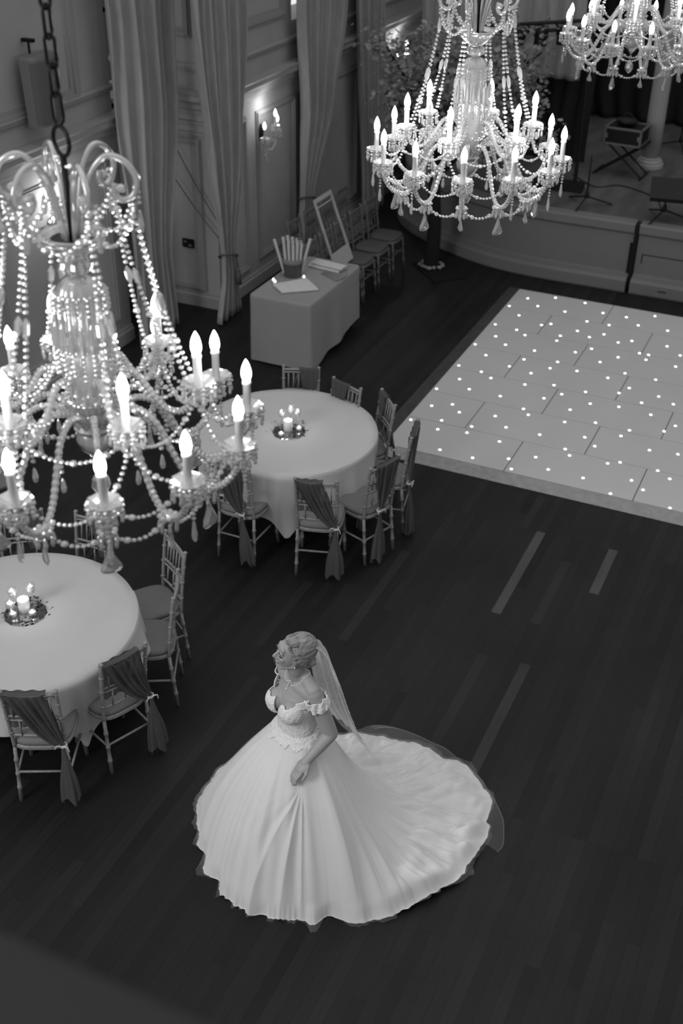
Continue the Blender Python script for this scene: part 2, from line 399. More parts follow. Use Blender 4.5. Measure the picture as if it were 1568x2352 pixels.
# drapes at the back and side of the stage
def curtain(name, rows, mtl, label, cat, group=None, parts=(), nu=90, pleats=9, seed=0, axis='y', twist=0.0):
    """rows: (z, a0, a1, x, amp) from top to bottom; a along the wall"""
    rn = random.Random(seed); ph = [rn.uniform(0, 6.28) for _ in range(4)]
    root = empty(name, (rows[0][3], rows[0][1], 0) if axis == 'y' else (rows[0][1], rows[0][3], 0), 0, label, cat, group)
    L = root.location
    zz = [r[0] for r in rows]; N = 60
    def at(z):
        for a, b in zip(rows[:-1], rows[1:]):
            if a[0] >= z >= b[0]:
                t = (a[0] - z) / (a[0] - b[0]); t = smooth01(t) * .5 + t * .5
                return [lerp(a[k], b[k], t) for k in range(1, 5)]
        return rows[-1][1:]
    def fn(u, v):
        z = lerp(zz[0], zz[-1], v); a0, a1, x, amp = at(z)
        uu = u + .02 * math.sin(7 * u + ph[0]) + .012 * math.sin(3 * z + 5 * u + ph[1])
        p = math.sin(2 * PI * pleats * uu + ph[2]) + .45 * math.sin(2 * PI * (pleats * .47) * uu + ph[3] + z * .6)
        q = lerp(a0, a1, u) + .25 * amp * math.cos(2 * PI * pleats * uu + ph[2])
        d = x + amp * p
        return Vector((d, q, z)) - L if axis == 'y' else Vector((q, d, z)) - L
    bm = NB(); grid(bm, fn, nu, N)
    o = obj('drape', bm, mtl, root, smooth=True)
    md = o.modifiers.new('thick', 'SOLIDIFY'); md.thickness = .006
    return root
def tieback(root, x, y0, y1, z, cx, tassel=True, wall=None):
    L = root.location; bm = NB(); pts = []
    for k in range(25):
        a = 2 * PI * k / 24; pts.append(Vector((x + cx * math.cos(a), (y0 + y1) / 2 + (y1 - y0) / 2 * 1.08 * math.sin(a), z + .07 * math.sin(a + 2.6))) - L)
    tube(bm, pts, .014, 8)
    o = obj('tieback', bm, 'cord', root, smooth=True)
    if tassel:
        bm = NB(); c = Vector((x + cx, (y0 + y1) / 2 + .04, z)) - L
        tube(bm, [c, c + Vector((.01, 0, -.14))], .008, 6)
        lathe(bm, [(0, 0), (.022, -.01), (.028, -.03), (.02, -.05), (.03, -.07), (.034, -.2), (0, -.2)], 12, c + Vector((.01, 0, -.13)))
        obj('tassel', bm, 'cord', o, smooth=True)
curtain('curtain', [(5.6, 9.75, 10.95, -6.85, .05), (2.5, 9.8, 10.85, -6.85, .05), (.9, 9.88, 10.55, -6.85, .045), (.02, 9.85, 10.6, -6.85, .05)], 'curtain',
        'heavy floor-length curtain hanging right behind the large near chandelier', 'curtain', 'wall curtains', pleats=6, seed=4)
c = curtain('curtain', [(5.6, 10.45, 11.6, -6.4, .05), (3.4, 10.56, 11.57, -6.4, .05), (1.8, 10.75, 11.45, -6.4, .045), (.78, 10.93, 11.2, -6.4, .03), (.5, 10.92, 11.24, -6.4, .03), (.02, 10.75, 11.3, -6.4, .04)], 'curtain',
        'gathered curtain tied with a tasselled cord, just left of the wall lamp with three candles', 'curtain', 'wall curtains', pleats=8, seed=2)
tieback(c, -6.4, 10.93, 11.2, .74, .09)
tied = c
c = curtain('curtain', [(5.6, 12.9, 14.5, -6.42, .05), (3.0, 12.95, 14.35, -6.42, .05), (1.9, 13.05, 14.0, -6.42, .045), (.82, 13.0, 13.34, -6.42, .025), (.5, 12.98, 13.35, -6.42, .03), (.02, 12.92, 13.42, -6.42, .04)], 'curtain',
        'curtain tied in at the waist behind the tilted empty frame', 'curtain', 'wall curtains', pleats=8, seed=5)
tieback(c, -6.42, 13.0, 13.34, .8, .08, False)
curtain('curtain', [(5.6, 14.5, 15.65, -6.42, .045), (2.9, 14.6, 15.5, -6.42, .045), (.02, 14.95, 15.6, -6.42, .045)], 'curtain',
        'straight-hanging curtain nearest the blossom tree', 'curtain', 'wall curtains', pleats=7, seed=9)
curtain('stage_backdrop', [(6.2, -5.0, 4.5, 18.9, .06), (.86, -5.0, 4.5, 18.9, .06)], 'black_drape',
        'black drape closing off the back of the stage', 'curtain', pleats=34, seed=3, axis='x', nu=260)
curtain('stage_side_drape', [(6.2, -6.0, -3.75, 15.9, .04), (2.0, -6.0, -3.75, 15.9, .04)], 'curtain',
        'grey drape hanging high beside the stage behind the lighting bar', 'curtain', pleats=12, seed=6, axis='x', nu=120)
curtain('stage_wing', [(2.15, -5.7, -3.6, 16.2, .03), (.86, -5.7, -3.6, 16.2, .03)], 'black_drape',
        'black skirt drape below the grey drape at the stage side', 'curtain', pleats=10, seed=8, axis='x')

# thin cords across the pier return, running to the tied curtain
for i, (a, b) in enumerate((((-7.1, 11.1, 2.0), (-6.55, 11.1, 1.12)), ((-7.12, 11.08, 1.62), (-6.5, 11.06, .92)))):
    bm = NB(); P = [Vector(a).lerp(Vector(b), t / 10) - Vector((0, 0, .03 * math.sin(PI * t / 10))) - tied.location for t in range(11)]
    tube(bm, P, .006, 6); obj('pull_cord', bm, 'cord', tied)
# socket
def socket():
    root = empty('wall_socket', (-7.0, 11.19, .76), 0, 'small dark wall socket on the pier panel between the curtains', 'socket')
    bm = NB(); box(bm, -.075, -.02, -.05, .075, .012, .05); bmesh.ops.bevel(bm, geom=list(bm.edges), offset=.005, segments=2, affect='EDGES'); obj('plate', bm, 'black', root)
    bm = NB(); box(bm, .01, -.026, -.03, .06, -.019, -.005); box(bm, -.05, -.024, .01, -.01, -.019, .03); obj('switch', bm, 'plastic', root)
socket()
# speaker on the near wall
def speaker():
    root = empty('wall_speaker', (-6.93, 8.78, 2.97), 0, 'rounded grey loudspeaker mounted high on the wall at the upper left', 'speaker')
    bm = NB(); prof = []
    for k in range(13):
        a = -PI / 2 + PI * k / 12; prof.append((.09 * math.cos(a) ** .5 if math.cos(a) > 1e-6 else 0, .19 * math.sin(a)))
    pts = [(-.08, -.19)] + prof + [(-.08, .19)]
    for z0, z1, s0, s1 in ((-.3, .28, .9, 1.0), (.28, .31, 1.0, .93)):
        a = [bm.verts.new((x * s0, y * s0, z0)) for x, y in pts]; b = [bm.verts.new((x * s1, y * s1, z1)) for x, y in pts]; n = len(pts)
        for k in range(n): bm.faces.new((a[k], a[(k + 1) % n], b[(k + 1) % n], b[k]))
        bm.faces.new(a[::-1]); bm.faces.new(b)
    obj('housing', bm, 'plastic', root)
    bm = NB()
    def fn(u, v):
        a = -PI / 2.1 + PI / 1.05 * u; s = lerp(.9, 1.0, v) * 1.03
        return Vector((.09 * math.cos(a) ** .5 * s, .185 * math.sin(a) * s, lerp(-.28, .26, v)))
    grid(bm, fn, 24, 6); obj('grille', bm, 'grille', root, smooth=True)
    bm = NB(); lathe(bm, [(0, .004), (.012, .004), (.012, 0)], 12); o = obj('badge', bm, 'alu', root, loc=(.096, 0, 0)); o.rotation_euler = (0, PI / 2, 0)
    bm = NB(); box(bm, -.16, -.04, -.05, -.06, .04, .12); obj('bracket', bm, 'iron', root)
    bm = NB(); tube(bm, [(-.1, 0, .28), (-.1, 0, .42)], .012, 8); box(bm, -.16, -.02, .4, -.04, .02, .43); obj('top_bracket', bm, 'iron', root)
speaker()

# ------------------------------------------------------------------ dance floor
DOTS = [(-3.39,13.08),(-3.09,13.25),(-2.72,13.25),(-3.52,12.75),(-3.21,12.9),(-2.87,12.88),(-2.45,13.04),(-3.33,12.53),(-2.56,12.71),(-2.17,13.04),(-1.87,13.22),(-3.5,12.15),(-3.01,12.37),(-2.92,12.45),(-2.3,12.72),(-1.99,12.86),(-3.23,12.11),(-2.59,12.39),(-1.65,12.86),(-3.1,12.01),(-2.73,12.17),(-2.42,12.28),(-2.29,12.43),(-3.39,11.83),(-2.73,12.02),(-2.09,12.28),(-1.96,12.39),(-3.53,11.52),(-3.22,11.66),(-2.88,11.65),(-2.46,11.81),(-2.32,11.98),(-1.57,12.42),(-3.33,11.3),(-1.81,12.1),(-1.71,12.1),(-1.39,12.24),(-2.0,11.89),(-1.71,11.96),(-2.92,11.38),(-2.57,11.48),(-2.15,11.68),(-3.51,10.92),(-3.01,11.14),(-1.38,11.93),(-3.24,10.88),(-2.6,11.29),(-2.32,11.35),(-1.84,11.52),(-2.75,11.08),(-3.39,10.61),(-3.1,10.78),(-1.98,11.33),(-1.51,11.51),(-2.73,10.79),(-2.45,10.91),(-3.53,10.29),(-3.22,10.43),(-1.72,11.19),(-2.11,10.9),(-1.79,11.03),(-2.88,10.42),(-2.46,10.57),(-2.32,10.74),(-1.4,11.13),(-2.0,10.66),(-1.53,10.91),(-1.23,11.02),(-3.26,10.03),(-3.44,9.91),(-1.72,10.72),(-2.15,10.44),(-2.58,10.25),(-3.14,9.9),(-2.79,9.98),(-2.5,10.15),(-1.39,10.69),(-3.52,9.54),(-3.24,9.66),(-2.13,10.16),(-1.85,10.28),(-1.12,10.56),(-2.93,9.67),(-2.62,9.8),(-3.21,9.47),(-2.93,9.53),(-1.51,10.27),(-1.2,10.4),(-2.28,9.8),(-1.56,10.12),(-1.87,9.94),(-2.59,9.5),(-1.74,9.81),(-1.25,9.96),(-1.98,9.63),(-0.99,10.0),(-3.05,9.1),(-1.91,9.53),(-2.19,9.36),(-2.72,9.09),(-2.41,9.22),(-1.55,9.54),(-1.45,9.61),(-1.1,9.61),(-2.33,9.05),(-2.02,9.19),(-0.97,9.51),(-1.69,9.18),(-1.28,9.33),(-1.15,9.21),(-1.4,9.02),(-0.87,9.01)]
def dance_floor():
    X0, X1, Y0, Y1 = -3.575, 2.4, 8.985, 13.335; RH = (Y1 - Y0) / 7
    root = empty('dance_floor', (X0, Y0, 0), 0, 'glossy white starlit dance floor of rectangular panels set with tiny lights', 'dance floor')
    L = Vector((X0, Y0, 0))
    bm = NB(); box(bm, 0, 0, .002, X1 - X0, Y1 - Y0, .026); obj('base', bm, 'tilegap', root)
    for r in range(7):
        xs = [X0]; x = X0 + (1.19 if r % 2 == 0 else .595)
        while x < X1 - .1: xs.append(x); x += 1.19
        xs.append(X1)
        for a, b in zip(xs[:-1], xs[1:]):
            bm = NB(); g = .005; gy = .0035
            box(bm, a + g - X0, r * RH + gy, .02, b - g - X0, (r + 1) * RH - gy, .032); obj('panel', bm, 'tile', root)
    def wedge(pts_lo, pts_hi, name, mt):
        bm = NB(); v = [bm.verts.new(Vector(p) - L) for p in pts_lo + pts_hi]
        bm.faces.new(v); bm.faces.new([bm.verts.new(Vector((p[0], p[1], .001)) - L) for p in (pts_lo + pts_hi)][::-1]); obj(name, bm, mt, root)
    wedge([(X0 - .15, Y0 - .17, .004), (X1, Y0 - .17, .004)], [(X1, Y0, .03), (X0, Y0, .03)], 'front_ramp', 'rampf')
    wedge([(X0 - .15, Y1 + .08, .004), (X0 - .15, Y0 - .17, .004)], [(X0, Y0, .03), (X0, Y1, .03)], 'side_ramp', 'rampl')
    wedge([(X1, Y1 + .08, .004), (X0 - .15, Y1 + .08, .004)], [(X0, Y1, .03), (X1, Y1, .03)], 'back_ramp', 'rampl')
    D = sorted(DOTS, key=lambda d: d[0] ** 2 + d[1] ** 2)
    proto = None
    def dot(bm, c): lathe(bm, [(0, .003), (.011, .003), (.012, 0)], 12, c)
    bm = NB(); dot(bm, (0, 0, 0)); proto = obj('led', bm, 'led', root, loc=Vector((D[0][0], D[0][1], .032)) - L)
    for d in D[1:98]:
        o = proto.copy(); o.location = Vector((d[0], d[1], .032)) - L; o.parent = root; COL.objects.link(o)
    rn = random.Random(11); bm = NB()
    for d in D[98:]: dot(bm, Vector((d[0], d[1], .032)) - L)
    for _ in range(150):
        x = rn.uniform(-.8, 2.3); y = rn.uniform(9.05, 13.2)
        if x > -.75 + (y - 9) * -.18: dot(bm, Vector((x, y, .032)) - L)
    o = obj('led_rest', bm, 'led', root); o.name = 'led'; tag(o, kind='stuff')
dance_floor()

# ------------------------------------------------------------------ crystals
def bead(bm, c, r, n=6):
    lathe(bm, [(0, r * .85), (r * .75, r * .5), (r, 0), (r * .75, -r * .5), (0, -r * .85)], n, c)
def beads(bm, pts, r, gap=None, big=0, n=6):
    gap = gap or r * 2.05; pts = [Vector(p) for p in pts]; acc = 0; k = 0
    for a, b in zip(pts[:-1], pts[1:]):
        L = (b - a).length
        while acc < L:
            q = a.lerp(b, acc / L); rr = r * (1.55 if big and k % big == big - 1 else 1.0)
            bead(bm, q, rr, n); acc += gap * (1.25 if rr > r else 1); k += 1
        acc -= L
def hang(a, b, sag, n=16):
    a = Vector(a); b = Vector(b); return [a.lerp(b, t / n) - Vector((0, 0, sag * 4 * (t / n) * (1 - t / n))) for t in range(n + 1)]
def pol(r, a, z): return Vector((r * math.cos(a), r * math.sin(a), z))
def pear(bm, c, h, w, th=.35, n=12):
    """flat cut drop hanging from c"""
    out = [(.08, 0), (.16, -.08), (.3, -.25), (.62, -.5), (.95, -.72), (1.0, -.84), (.78, -.95), (.3, -1.0)]
    c = Vector(c); F = bm.verts.new(c + Vector((0, w * th * .5, -h * .62))); B = bm.verts.new(c + Vector((0, -w * th * .5, -h * .62)))
    ring = [bm.verts.new(c + Vector((x * w / 2, 0, z * h))) for x, z in out] + [bm.verts.new(c + Vector((-x * w / 2, 0, z * h))) for x, z in out[::-1]]
    ins = []
    for s in (1, -1):
        ins.append([bm.verts.new(c + Vector((0, s * w * th * .5, -h * .62)) + (v.co - c - Vector((0, 0, -h * .62))) * .6) for v in ring])
    N = len(ring)
    for k in range(N):
        k2 = (k + 1) % N
        bm.faces.new((ring[k], ring[k2], ins[0][k2], ins[0][k])); bm.faces.new((ring[k2], ring[k], ins[1][k], ins[1][k2]))
        bm.faces.new((ins[0][k], ins[0][k2], F)); bm.faces.new((ins[1][k2], ins[1][k], B))
def drop(bm, c, h, w):
    lathe(bm, [(0, 0), (w * .25, -h * .15), (w * .5, -h * .65), (w * .38, -h * .88), (0, -h)], 6, c)
def bulb_mesh():
    bm = NB(); lathe(bm, [(.0085, -.012), (.013, -.004), (.0175, .01), (.0185, .022), (.0165, .038), (.012, .053), (.006, .066), (.0015, .074), (0, .075)], 16); return bm

def chandelier(loc, rz, label):
    root = empty('chandelier', loc, rz, label, 'chandelier', 'crystal chandeliers hung in a row')
    # chain, ring, rod
    bm = NB(); z = .855; k = 0
    while z < 2.6:
        pts = []
        for i in range(21):
            a = 2 * PI * i / 20; x = .017 * math.cos(a); zz = .021 * math.sin(a) + (.025 if math.sin(a) > 0 else -.025)
            pts.append((x if k % 2 == 0 else 0, 0 if k % 2 == 0 else x, z + zz + .04))
        tube(bm, pts, .0055, 6); z += .079; k += 1
    obj('chain', bm, 'iron', root, smooth=True)
    bm = NB(); vx = Vector((math.cos(-rz - .4), math.sin(-rz - .4), 0))
    tube(bm, [vx * (.044 * math.cos(2 * PI * i / 32)) + Vector((0, 0, .8 + .044 * math.sin(2 * PI * i / 32))) for i in range(33)], .007, 8)
    obj('hanging_ring', bm, 'iron', root, smooth=True)
    bm = NB(); tube(bm, [(0, 0, .757), (0, 0, .40)], .0105, 10); obj('rod', bm, 'iron', root, smooth=True)
    bm = NB(); beads(bm, [vx * (.04 * math.cos(a)) + Vector((0, 0, .745 + .02 * math.sin(a))) for a in [PI + PI * i / 12 for i in range(13)]], .006); obj('collar_beads', bm, 'crystal', root)
    # crown bowl, neck and body
    bm = NB(); lathe(bm, [(.02, .49), (.075, .495), (.082, .515), (.108, .522), (.112, .512), (.10, .495), (.072, .465), (.046, .448), (.040, .438)], 36); obj('crown_bowl', bm, 'glassarm', root, smooth=True)
    bm = NB(); lathe(bm, [(0, .5), (.07, .502), (.07, .49), (0, .49)], 24); obj('bowl_liner', bm, 'iron', root)
    bm = NB(); lathe(bm, [(.028, .44), (.047, .428), (.052, .412), (.044, .395), (.026, .386), (.02, .38)], 24, ripple=.05, rn=12); obj('neck', bm, 'crystal', root)
    bm = NB(); lathe(bm, [(.02, .382), (.045, .372), (.066, .352), (.077, .325), (.079, .29), (.079, .13)], 48, ripple=.05, rn=16); obj('dome', bm, 'glassarm', root, smooth=True)
    bm = NB(); lathe(bm, [(.072, .14), (.08, .05), (.078, 0), (.066, -.06), (.048, -.11), (.036, -.15), (.05, -.17), (.066, -.20), (.06, -.235), (.035, -.26), (.02, -.28), (0, -.285)], 32, ripple=.02, rn=16); obj('vase', bm, 'glassarm', root, smooth=True)
    bm = NB()
    for k in range(18):
        a = 2 * PI * k / 18; beads(bm, [pol(.088, a, .325), pol(.092, a, .27)], .0085)
        b = pol(.095, a, .25); drop(bm, b, .115, .026)
        beads(bm, [pol(.098, a, .14), pol(.094, a, .07 - .02 * (k % 2))], .0085)
    for zz, rr in ((.33, .082), (.15, .094)): beads(bm, [pol(rr, 2 * PI * k / 40, zz) for k in range(41)], .0085)
    obj('prism_skirt', bm, 'crystal', root)
    # hub and arms
    bm = NB(); lathe(bm, [(.03, -.135), (.058, -.145), (.07, -.16), (.058, -.178), (.03, -.185)], 24); obj('hub', bm, 'crystal', root)
    armL = spline([(.05, 0, -.15), (.10, 0, -.085), (.17, 0, -.07), (.235, 0, -.115), (.285, 0, -.215), (.335, 0, -.30), (.40, 0, -.335), (.47, 0, -.305), (.52, 0, -.235), (.53, 0, -.185)], 9)
    armU = spline([(.05, 0, .0), (.10, 0, .05), (.155, 0, .045), (.20, 0, -.02), (.25, 0, -.085), (.305, 0, -.095), (.35, 0, -.05), (.365, 0, -.01)], 9)
    def candle(x, zb, par_arm_pts, holder):
        pass
    def arm_set(pts, rr, zt, az):
        e = root
        bm = NB(); rad = [.0118 * (1 + (.16 if i % 2 else -.12)) for i in range(len(pts))]
        tube(bm, [Matrix.Rotation(az, 3, 'Z') @ p for p in pts], rad, 8); arm = obj('arm', bm, 'glassarm', e)
        c = pol(rr, az, zt)
        bm = NB(); lathe(bm, [(.012, -.006), (.03, -.004), (.05, .008), (.056, .018), (.05, .013), (.028, .003), (.0, .002)], 20, c, ripple=.04, rn=10)
        lathe(bm, [(.012, 0), (.02, -.012), (.013, -.03), (.021, -.045), (.012, -.06)], 12, c); pan = obj('drip_pan', bm, 'crystal', e)
        bm = NB()
        for k in range(11):
            a = az + 2 * PI * k / 11; q = c + pol(.054, a, .008); bead(bm, q, .0075); bead(bm, q - Vector((0, 0, .016)), .0095, 8); drop(bm, q - Vector((0, 0, .024)), .036, .014)
        for k in range(6):
            a = az + 2 * PI * k / 6 + .3; q = c + pol(.026, a, -.04); bead(bm, q, .009); bead(bm, q - Vector((0, 0, .02)), .011, 8)
        obj('pan_drops', bm, 'crystal', pan)
        bm = NB(); lathe(bm, [(.0, .0), (.0145, .0), (.0135, .10), (.0165, .104), (.0165, .112), (.009, .114), (0, .114)], 14, c); cd = obj('candle_tube', bm, 'candle', e, smooth=True)
        b = obj('bulb', bulb_mesh(), 'bulb', cd, smooth=True, loc=c + Vector((0, 0, .122)))
        return c
    off = math.radians(5)
    outer = [arm_set(armL, .53, -.16, off + 2 * PI * k / 12) for k in range(12)]
    inner = [arm_set(armU, .365, .0, off + PI / 12 + 2 * PI * k / 6) for k in range(6)]
    # swags between outer pans, low swags, strings from the crown
    for k in range(12):
        a = outer[k]; b = outer[(k + 1) % 12]; a1 = off + 2 * PI * k / 12; b1 = a1 + 2 * PI / 12
        bm = NB(); beads(bm, hang(a + pol(-.04, a1, -.03), b + pol(-.04, b1, -.03), .07), .0085, big=7); obj('bead_swag', bm, 'crystal', root)
        bm = NB(); beads(bm, hang(pol(.40, a1, -.345), pol(.40, b1, -.345), .055), .0095, big=5); obj('bead_swag', bm, 'crystal', root)
        bm = NB(); q = pol(.41, a1, -.355); beads(bm, [q, q - Vector((0, 0, .03))], .009)
        c0 = q - Vector((0, 0, .035))
        if k % 2 == 0: pear(bm, (0, 0, 0), .105, .075)
        else: pear(bm, (0, 0, 0), .075, .045)
        # turn the flat drop about its own axis
        mt = Matrix.Translation(c0) @ Matrix.Rotation(a1 + 1.2 + k, 4, 'Z')
        vs = [v for v in bm.verts if v.co.length < .13]
        for v in vs: v.co = mt @ v.co
        obj('pendant', bm, 'pend', root)
        bm = NB(); q = pol(.545, a1, -.23); beads(bm, [q, q - Vector((0, 0, .05))], .008); drop(bm, q - Vector((0, 0, .055)), .085, .022); obj('pendant', bm, 'pend', root)
    for k in range(6):
        a1 = off + PI / 12 + 2 * PI * k / 6; top = pol(.20, a1, .575)
        for s in (-1, 1):
            bm = NB(); P = hang(top, pol(.34, a1 + s * .12, .03), .05, 14); beads(bm, P[:6], .0095, gap=.0215); beads(bm, P[7:], .0095, gap=.0215, big=6)
            q = P[5]; d_ = (P[7] - P[5]); pts_ = [q + d_ * t for t in (.1, .3, .7, .9)]; tube(bm, pts_, [.004, .012, .011, .004], 6); obj('bead_string', bm, 'crystal', root)
        bm = NB(); beads(bm, hang(pol(.09, a1 + .26, .1), pol(.30, a1, -.01), .09), .009, big=8); obj('bead_swag', bm, 'crystal', root)
        bm = NB(); beads(bm, hang(pol(.36, a1, -.04), pol(.36, a1 + PI / 3, -.04), .09), .009, big=6); obj('bead_swag', bm, 'crystal', root)
        # crown scrolls
        sp = [(.025, 0, .49), (.045, 0, .60), (.075, 0, .70), (.125, 0, .757), (.18, 0, .745), (.215, 0, .695), (.205, 0, .645), (.17, 0, .625), (.145, 0, .645), (.15, 0, .675)]
        bm = NB(); tube(bm, [Matrix.Rotation(a1, 3, 'Z') @ p for p in spline(sp, 6)], [lerp(.008, .0105, min(1, i / 30)) for i in range(55)], 8); s_ = obj('crown_scroll', bm, 'glassarm', root, smooth=True)
        bm = NB(); beads(bm, hang(pol(.21, a1, .665), pol(.11, a1, .535), .05), .0095); beads(bm, [pol(.20, a1, .63), top], .009); beads(bm, [pol(.215, a1 + .1, .66), pol(.215, a1 + .1, .60)], .008); bead(bm, pol(.165, a1, .66), .018, 8)
        drop(bm, pol(.215, a1 + .1, .59), .075, .024)
        obj('scroll_beads', bm, 'crystal', s_)
        bm = NB(); beads(bm, hang(pol(.20, a1, .60), pol(.20, a1 + PI / 3, .60), .09), .0095, big=6); obj('bead_swag', bm, 'crystal', root)
        bm = NB(); beads(bm, hang(pol(.105, a1, .525), pol(.105, a1 + PI / 3, .525), .03), .009); obj('bead_swag', bm, 'crystal', root)
    for k in range(12):
        a1 = off + 2 * PI * k / 12; b = inner[(k // 2) % 6]
        bm = NB(); beads(bm, hang(outer[k] + pol(-.05, a1, .0), b + pol(.0, a1, -.07), .045), .009, gap=.02, big=5); obj('bead_swag', bm, 'crystal', root)
        bm = NB(); q = pol(.40, a1, -.325)
        for j in range(7):
            aa = 2 * PI * j / 7; bead(bm, q + pol(.026, aa, -.012), .0115, 8); drop(bm, q + pol(.030, aa, -.026), .045, .018)
        obj('rosette', bm, 'crystal', root)
        bm = NB(); q = pol(.245, a1, -.13); beads(bm, [q, q - Vector((0, 0, .09))], .0095); drop(bm, q - Vector((0, 0, .1)), .06, .022); obj('pendant', bm, 'crystal', root)
    bm = NB()
    for k in range(24):
        a = 2 * PI * k / 24; q = pol(.082, a, -.01 - .03 * (k % 2)); bead(bm, q, .010); bead(bm, pol(.072, a, -.055), .009)
    obj('vase_beads', bm, 'crystal', root); bm = NB()
    for k in range(24): drop(bm, pol(.05, 2 * PI * k / 24, -.10), .05, .016)
    obj('vase_drops', bm, 'crystal', root)
    bm = NB(); beads(bm, [(0, 0, -.29), (0, 0, -.33)], .012); lathe(bm, [(0, -.335), (.03, -.37), (.035, -.4), (.02, -.43), (0, -.445)], 8); obj('finial', bm, 'pend', root)
    # the lamps' own light
    for k in range(6):
        l = bpy.data.lights.new('lamp_light', 'POINT'); l.energy = CH_POWER / 6; l.shadow_soft_size = .05
        o = bpy.data.objects.new('lamp_light', l); COL.objects.link(o); o.parent = root; o.location = pol(.46, off + 2 * PI * (k + .5) / 6 - .26, .085)
    return root
ch = chandelier((-2.199, 2.842, 3.706), math.radians(3), 'largest and nearest crystal chandelier, hung on a dark chain at the left')
for loc, rz, lb in (((-2.096, 6.404, 3.747), 11, 'middle crystal chandelier, brightest of the row, above the far side of the room'), ((-1.927, 9.859, 3.852), 20, 'farthest crystal chandelier, cut off by the top right of the view')):
    c2 = copy_tree(ch); c2.location = loc; c2.rotation_euler.z = math.radians(rz); c2['label'] = lb
    if 'middle' in lb:
        for o_ in c2.children:
            if o_.type == 'LIGHT': o_.data = o_.data.copy(); o_.data.energy *= 4.0

# wall lamps
def sconce():
    root = empty('wall_lamp', (XW + .035, 12.22, 1.72), 0, 'three-candle crystal wall lamp on the panelled pier between two curtains', 'wall lamp', 'crystal wall lamps')
    bm = NB(); lathe(bm, [(0, .03), (.03, .028), (.05, .01), (.055, 0), (0, 0)], 20)
    for v in bm.verts: v.co = Vector((v.co.z, v.co.x * .8, v.co.y * 2.0 + .12))
    obj('backplate', bm, 'iron', root)
    for k, (y, x, z) in enumerate(((-.16, .14, .10), (0, .20, .22), (.16, .14, .12))):
        bm = NB(); tube(bm, spline([(.02, 0, .08), (x * .5, y * .5, -.03), (x, y, z - .03), (x, y, z)], 6), .009, 8); a = obj('arm', bm, 'glassarm', root, smooth=True)
        c = Vector((x, y, z)); bm = NB(); lathe(bm, [(.01, -.005), (.05, .012), (.045, .01), (0, .002)], 16, c)
        for j in range(10):
            q = c + pol(.048, j * PI / 5, .004); bead(bm, q, .010); drop(bm, q - Vector((0, 0, .01)), .065, .022); q2 = c + pol(.028, j * PI / 5, -.04); bead(bm, q2, .011); bead(bm, q2 - Vector((0, 0, .03)), .011)
        beads(bm, hang(c, (.03, 0, -.02), .06), .009); obj('drip_pan', bm, 'crystal', root)
        bm = NB(); lathe(bm, [(0, 0), (.0135, 0), (.0135, .10), (.0165, .104), (.009, .112), (0, .112)], 12, c); cd = obj('candle_tube', bm, 'candle', root, smooth=True)
        obj('bulb', bulb_mesh(), 'bulb', cd, smooth=True, loc=c + Vector((0, 0, .12)))
    bm = NB(); beads(bm, hang((.14, -.16, .08), (.14, .16, .08), .14), .01, big=5); beads(bm, hang((.06, -.05, .0), (.06, .05, .0), .14), .01)
    drop(bm, (.08, 0, -.14), .09, .03); drop(bm, (.12, -.14, .03), .08, .025); drop(bm, (.12, .14, .03), .08, .025); obj('bead_swag', bm, 'crystal', root)
    l = bpy.data.lights.new('lamp_light', 'POINT'); l.energy = 3.2; l.shadow_soft_size = .03
    o = bpy.data.objects.new('lamp_light', l); COL.objects.link(o); o.parent = root; o.location = (.14, .04, .42)
    return root
s1 = sconce()
s3 = copy_tree(s1); s3.location = (XS + .035, 8.85, 1.55); s3['label'] = 'crystal wall lamp glowing on the near wall behind the largest chandelier'
for o_ in s3.children:
    if o_.type == 'LIGHT': o_.data = o_.data.copy(); o_.data.energy *= 2.2
s2 = copy_tree(s1); s2.location = (XW + .035, 16.3, 1.80); s2['label'] = 'crystal wall lamp half hidden by the blossom tree beyond the last curtain'

